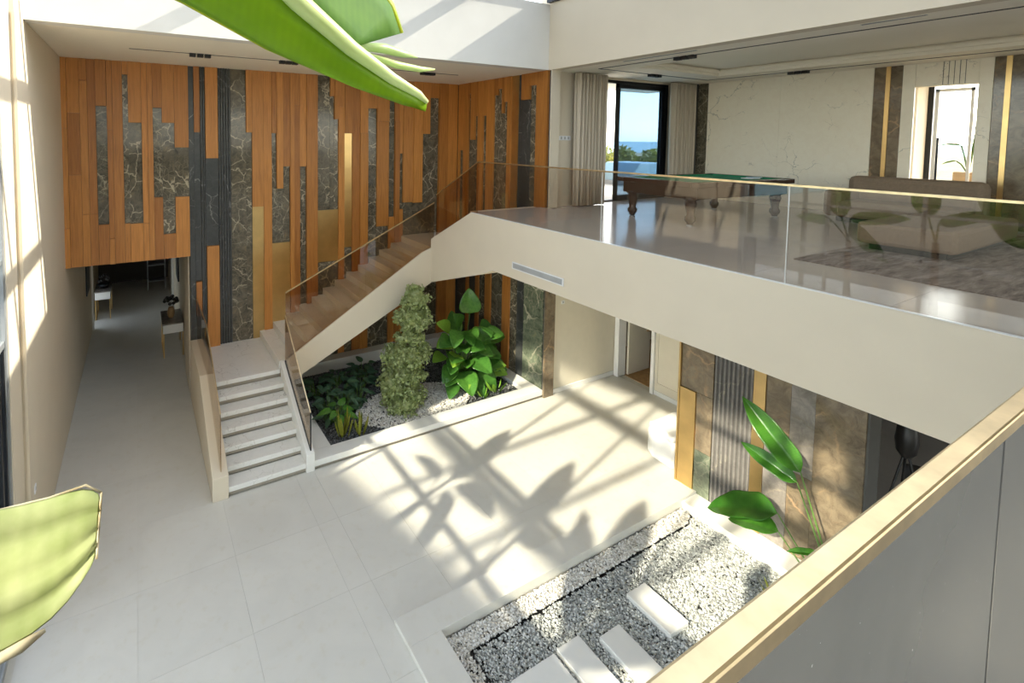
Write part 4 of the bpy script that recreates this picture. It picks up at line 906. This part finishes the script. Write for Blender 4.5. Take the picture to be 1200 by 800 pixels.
for a, b, c, d in ((-LX+.13, LX-.13, -LY+.13, -LY+.17), (-LX+.13, LX-.13, LY-.17, LY-.13), (-LX+.13, -LX+.17, -LY+.17, LY-.17), (LX-.17, LX-.13, -LY+.17, LY-.17)):
    box('cushion', 'baize', a, b, c, d, PT-.05, PT-.005, pt, .005)
for x in (-LX+.10, 0, LX-.10):
    for y in (-LY+.09, LY-.09): MB().lathe([(.055, -.02), (.06, 0), (.062, .004)], (x, y, PT-.002), 14).build('pocket', 'black', pt, smooth=True)
box('apron', 'table_wood', -LX+.08, LX-.08, -LY+.08, LY-.08, PT-.30, PT-.09, pt, .01)
for x in (-1.28, 1.28):
    for y in (-.59, .59):
        MB().lathe([(.05, .04), (.055, .07), (.085, .10), (.09, .16), (.06, .20), (.075, .30), (.10, .40), (.085, .46), (.12, .48), (.12, .52)], (x, y, 0), 16).build('leg', 'table_wood', pt, smooth=True)
        MB().lathe([(.055, 0.001), (.05, .02), (.02, .04)], (x, y, 0), 12).build('foot', 'grey_metal', pt, smooth=True)
mr = thing('folded_cloth', 'blue and white cloth folded on the end of the baize', 'cloth', (10.95, 5.35, ZG+PT-.03), -.05); box('fold', 'switch_white', -.2, .1, -.1, .1, .004, .02, mr, .005); box('stripe', 'spa_cover', -.05, .2, -.08, .09, .018, .035, mr, .005)
rug = box('rug', 'carpet', 7.45, 13.0, -3.5, 3.12, ZG, ZG+.012); tag(rug, 'brown streaked rug under the sofa on the gallery', 'rug')
ot = thing('ottoman', 'low wide brown upholstered ottoman on the streaked rug', 'ottoman', (10.3, 2.55, ZG))
box('cushion', 'sofa_fabric', 9.0, 11.6, 2.08, 3.05, ZG+.10, ZG+.40, ot, .05); box('base', 'black', 9.15, 11.45, 2.2, 2.95, ZG+.012, ZG+.10, ot)
so = thing('sofa', 'brown sofa with low rounded back behind the ottoman', 'sofa', (12.2, 3.2, ZG))
box('seat', 'sofa_fabric', 11.72, 12.6, 2.7, 4.3, ZG+.1, ZG+.42, so, .06); box('backrest', 'sofa_fabric', 12.45, 12.8, 2.6, 4.4, ZG+.1, ZG+.85, so, .1); box('armrest', 'sofa_fabric', 11.72, 12.8, 4.2, 4.5, ZG+.1, ZG+.6, so, .08)
box('base', 'black', 11.8, 12.6, 2.8, 4.3, ZG+.012, ZG+.1, so)
ct = thing('coffee_table', 'glass topped coffee table with dark metal legs', 'coffee table', (11.4, 1.2, ZG))
box('top', 'table_glass', 10.5, 12.4, .6, 1.75, ZG+.50, ZG+.515, ct, .004)
for x in (10.56, 12.34):
    for y in (.66, 1.69): box('leg', 'dark_metal', x-.02, x+.02, y-.02, y+.02, ZG+.012, ZG+.50, ct)
box('shelf', 'dark_metal', 10.56, 12.34, .66, 1.69, ZG+.18, ZG+.20, ct)
bo = thing('table_plant', 'bushy green plant in a dark bowl on the coffee table', 'plant', (11.6, 1.3, ZG+.515))
MB().lathe([(.08, 0.001), (.15, .05), (.19, .14), (.17, .15)], (11.6, 1.3, ZG+.515)).build('bowl', 'dark_metal', bo, smooth=True)
for i in range(34):
    a = random.uniform(0, 6.28); put_leaf(random.choice((dk[2], dk[0])), bo, (11.6+.06*math.cos(a), 1.3+.06*math.sin(a), ZG+.62), (math.cos(a), math.sin(a), random.uniform(.1, 1.2)), (0, 0, 1), random.uniform(.2, .34))
ch = thing('armchair', 'dark armchair with curved tubular frame beside the coffee table', 'armchair', (12.8, 1.4, ZG))
MB().tube([(12.62, 1.95, ZG+.5), (12.55, 1.93, ZG+.25), (12.75, 1.93, ZG+.06), (13.1, 1.93, ZG+.05)], .025).build('curved_leg', 'dark_metal', ch, smooth=True)
box('seat', 'dark_leather', 12.5, 13.15, .9, 1.9, ZG+.35, ZG+.48, ch, .04); box('backrest', 'dark_leather', 13.0, 13.2, .9, 1.9, ZG+.4, ZG+.95, ch, .05)
pp = thing('potted_plant', 'young strelitzia in a tall beige planter inside the portal', 'plant', (14.15, 3.20, ZG))
MB().prism([(13.98, 3.02), (14.32, 3.02), (14.32, 3.36), (13.98, 3.36)], 2, ZG, ZG+.95).build('planter', 'terracotta', pp, bevel=.01)
ps = MB()
for b, d, L in (((14.1, 3.30, 5.75), (-.2, .8, .1), .28), ((14.1, 3.1, 6.0), (.0, -.2, .9), .4), ((14.1, 3.35, 5.45), (-.2, .7, -.2), .2), ((14.15, 3.12, 6.25), (0, -.6, .5), .3)):
    put_leaf(pm, pp, b, d, (-.5, 0, 1), L); ps.tube([(14.15, 3.2, 5.2), lerp((14.15, 3.2, 5.3), b, .6), b], .012, 6)
ps.build('stems', 'stem_green', pp, smooth=True)

# lower lounge: white rounded bench end and slim metal chairs seen past the marble
wb = thing('bench', 'white rounded bench end in the recess behind the brass edge', 'bench', (8.75, 5.25, 0))
MB().prism([(8.22, 5.02), (8.22, 5.45), (8.34, 5.62), (9.6, 5.62), (9.6, 5.02)], 2, .02, .50).build('body', 'white_gloss', wb, bevel=.06)
MB().prism([(8.20, 5.04), (8.34, 5.60), (9.6, 5.60), (9.6, 5.04)], 2, .50, .60).build('seat_pad', 'white_gloss', wb, bevel=.04)
def wire_chair(c, lb):
    t = thing('wire_chair', lb, 'chair', (c[0], c[1], 0)); 
    for dx in (-.25, .25):
        for dy in (-.25, .25): MB().tube([(c[0]+dx*.6, c[1]+dy*.6, .46), (c[0]+dx, c[1]+dy, 0.0)], .011, 6).build('leg', 'black', t)
    MB().lathe([(.05, .45), (.26, .46), (.27, .49), (.05, .50)], (c[0], c[1], 0), 20).build('seat', 'dark_leather', t, smooth=True)
    P = [[(c[0]+.26*math.cos(a), c[1]+.26*math.sin(a), z) for a in np.linspace(-1.2, 1.2, 12)] for z in (.48, .65, .85)]
    MB().grid(P).build('backrest', 'dark_leather', t, smooth=True, solid=.02)
wire_chair((10.3, 2.55), 'slim dark chair with thin metal legs beyond the marble wall')
fl = thing('floor_lamp', 'dark tripod floor lamp standing just past the marble wall', 'floor lamp', (9.0, 2.4, 0))
MB().lathe([(.05, 1.62), (.10, 1.70), (.12, 1.85), (.10, 2.05), (.05, 2.12)], (9.0, 2.4, 0), 20).build('shade', 'dark_leather', fl, smooth=True)
for a in (.4, 2.5, 4.6): MB().tube([(9.0+.42*math.cos(a), 2.4+.42*math.sin(a), 0.0), (9.0+.03*math.cos(a), 2.4+.03*math.sin(a), 1.64)], .014, 6).build('leg', 'black', fl)
MB().tube([(9.0+.20*math.cos(a), 2.4+.20*math.sin(a), .85) for a in (.4, 2.5, 4.6, .4)], .009, 6, False).build('brace', 'black', fl)

# ================================================================== OUTSIDE
tag(box('sea', 'sea', -6000, 16000, 220, 18000, -41, -40), 'blue green sea up to the horizon', 'sea', None, 'structure')
tag(box('ground', 'grass', 8.4, 160, 13.6, 75, 2.0, 2.9), 'grassy slope down towards the sea', 'ground', None, 'structure')
tag(box('floor_terrace', 'white_stone', 8.3, 20, 8.45, 13.5, ZG-.4, ZG-.05), 'pale terrace outside the sliding door', 'floor', None, 'structure')
tag(box('floor_garden', 'white_stone', -14, -1.8, -8, 22, -.3, -.05), 'pale garden paving outside the tall glazing', 'floor', None, 'structure')
sbox('wall_terrace', 'rough_plaster', 8.3, 24, 13.3, 13.5, ZG-.05, 4.72, 'low white parapet at the end of the terrace', 'wall')
sbox('ceiling_terrace', 'ceiling_paint', 8.3, 14.5, 8.45, 10.2, 7.30, 7.5, 'white soffit above the terrace door', 'ceiling')
spa = thing('spa_tub', 'covered pale blue spa tub on the terrace', 'spa tub', (16.0, 11.7, ZG-.05))
MB().prism([(14.9, ZG-.05), (17.3, ZG-.05), (17.2, ZG+.4), (16.6, ZG+.72), (15.4, ZG+.72), (15.0, ZG+.4)], 1, 11.0, 12.4).build('cover', 'spa_cover', spa, bevel=.05); box('skirt', 'grey_metal', 14.88, 17.32, 10.98, 12.42, ZG-.05, ZG+.1, spa)
def bush(c, r, label, group):
    t = thing('garden_bush', label, 'bush', c, group=group); mb = MB()
    for _ in range(900):
        d = Vector(rng.normal(0, 1, 3)).normalized(); d.z = abs(d.z); q = Vector((c[0]+d.x*r[0], c[1]+d.y*r[1], c[2]+d.z*r[2]*random.uniform(.75, 1)))
        n_ = Vector(rng.normal(0, 1, 3)).normalized(); t_ = n_.cross(Vector((.3, .5, .8))).normalized(); b_ = n_.cross(t_); L = random.uniform(.12, .3)*r[0]/1.6; o = len(mb.v)
        mb.v += [tuple(q-t_*L), tuple(q+b_*L*.5), tuple(q+t_*L), tuple(q-b_*L*.5)]; mb.f.append((o, o+1, o+2, o+3))
    f = mb.build('foliage', 'leaf_shrub', t); f['kind'] = 'stuff'
    MB().lathe([(r[0]*.05, 0), (r[0]*.75, .1), (r[0]*.78, r[2]*.5), (r[0]*.4, r[2]*.82), (r[0]*.05, r[2]*.85)], c, 12).build('inner_mass', 'leaf_shrub', t)
for i, (bx_, by_) in enumerate(((16.7, 17.2), (19.3, 17.0), (21.9, 17.7), (24.7, 17.0), (27.4, 17.8), (25.4, 21.4), (28.5, 21.6), (31.5, 21.2), (34.4, 22.0))):
    bush((bx_, by_, 2.9), (1.12, 1.15, 2.35+.12*((i*7) % 4)), 'yellow green garden bush beyond the terrace', 'bushes beyond the terrace')
pg = thing('shadow_grid', 'unseen dark beams added outside the glazing to stripe the light', 'shadow_grid', (-6, 4, ZR))  # added beams, out of view, casting bar shadows through the left glazing
for x in (-5.2, -8.7): box('beam', 'shadow_grid_paint', x-.07, x+.07, -2, 8.6, ZR+.02, ZR+.26, pg)
for y in (-1.2, .3, 1.8, 3.3, 4.8, 6.3): box('rafter', 'shadow_grid_paint', -10.4, -1.75, y-.045, y+.045, ZR+.1, ZR+.24, pg)
for x in (-5.2, -8.7):
    for y in (-1.9, 8.5): box('post', 'shadow_grid_paint', x-.06, x+.06, y-.06, y+.06, -.05, ZR+.02, pg)

def garden_plant(c, crown, leaves, label):
    t = thing('garden_strelitzia', label, 'plant', c); sm = MB().tube([c, lerp(c, crown, .6), crown], [.09, .07, .05], 8); sm.build('trunk', 'bark', t, smooth=True)
    for b, d, L in leaves:
        put_leaf(pm, t, b, d, (1, 0, .2), L); MB().tube([crown, b, tuple(b[i]+d[i]*L*.3 for i in range(3))], [.02, .015, .008], 6).build('petiole', 'stem_green', t, smooth=True)
garden_plant((-1.95, 4.85, -.05), (-1.9, 4.9, 3.6), [((-1.8, 5.0, 4.1), (0, .1, 1), 1.35), ((-1.8, 4.85, 4.1), (0, -.95, .15), .95), ((-1.8, 5.15, 4.0), (0, .95, .05), .75), ((-1.8, 4.85, 4.0), (0, -.5, -.6), 1.0)], 'garden strelitzia just outside the tall glazing near the column')
garden_plant((-1.95, 3.5, -.05), (-1.9, 3.55, 3.8), [((-1.8, 3.65, 4.3), (0, .08, 1), 1.4), ((-1.8, 3.5, 4.2), (0, -.9, .4), .8)], 'garden strelitzia outside the glazing with one upright leaf')
garden_plant((-1.95, 2.2, -.05), (-1.9, 2.25, 3.3), [((-1.8, 2.35, 3.9), (0, .5, .9), 1.5), ((-1.8, 2.2, 3.8), (0, -.6, .6), 1.5), ((-1.8, 2.3, 4.3), (0, .1, 1), 1.6)], 'garden strelitzia outside the glazing level with the gravel bed')
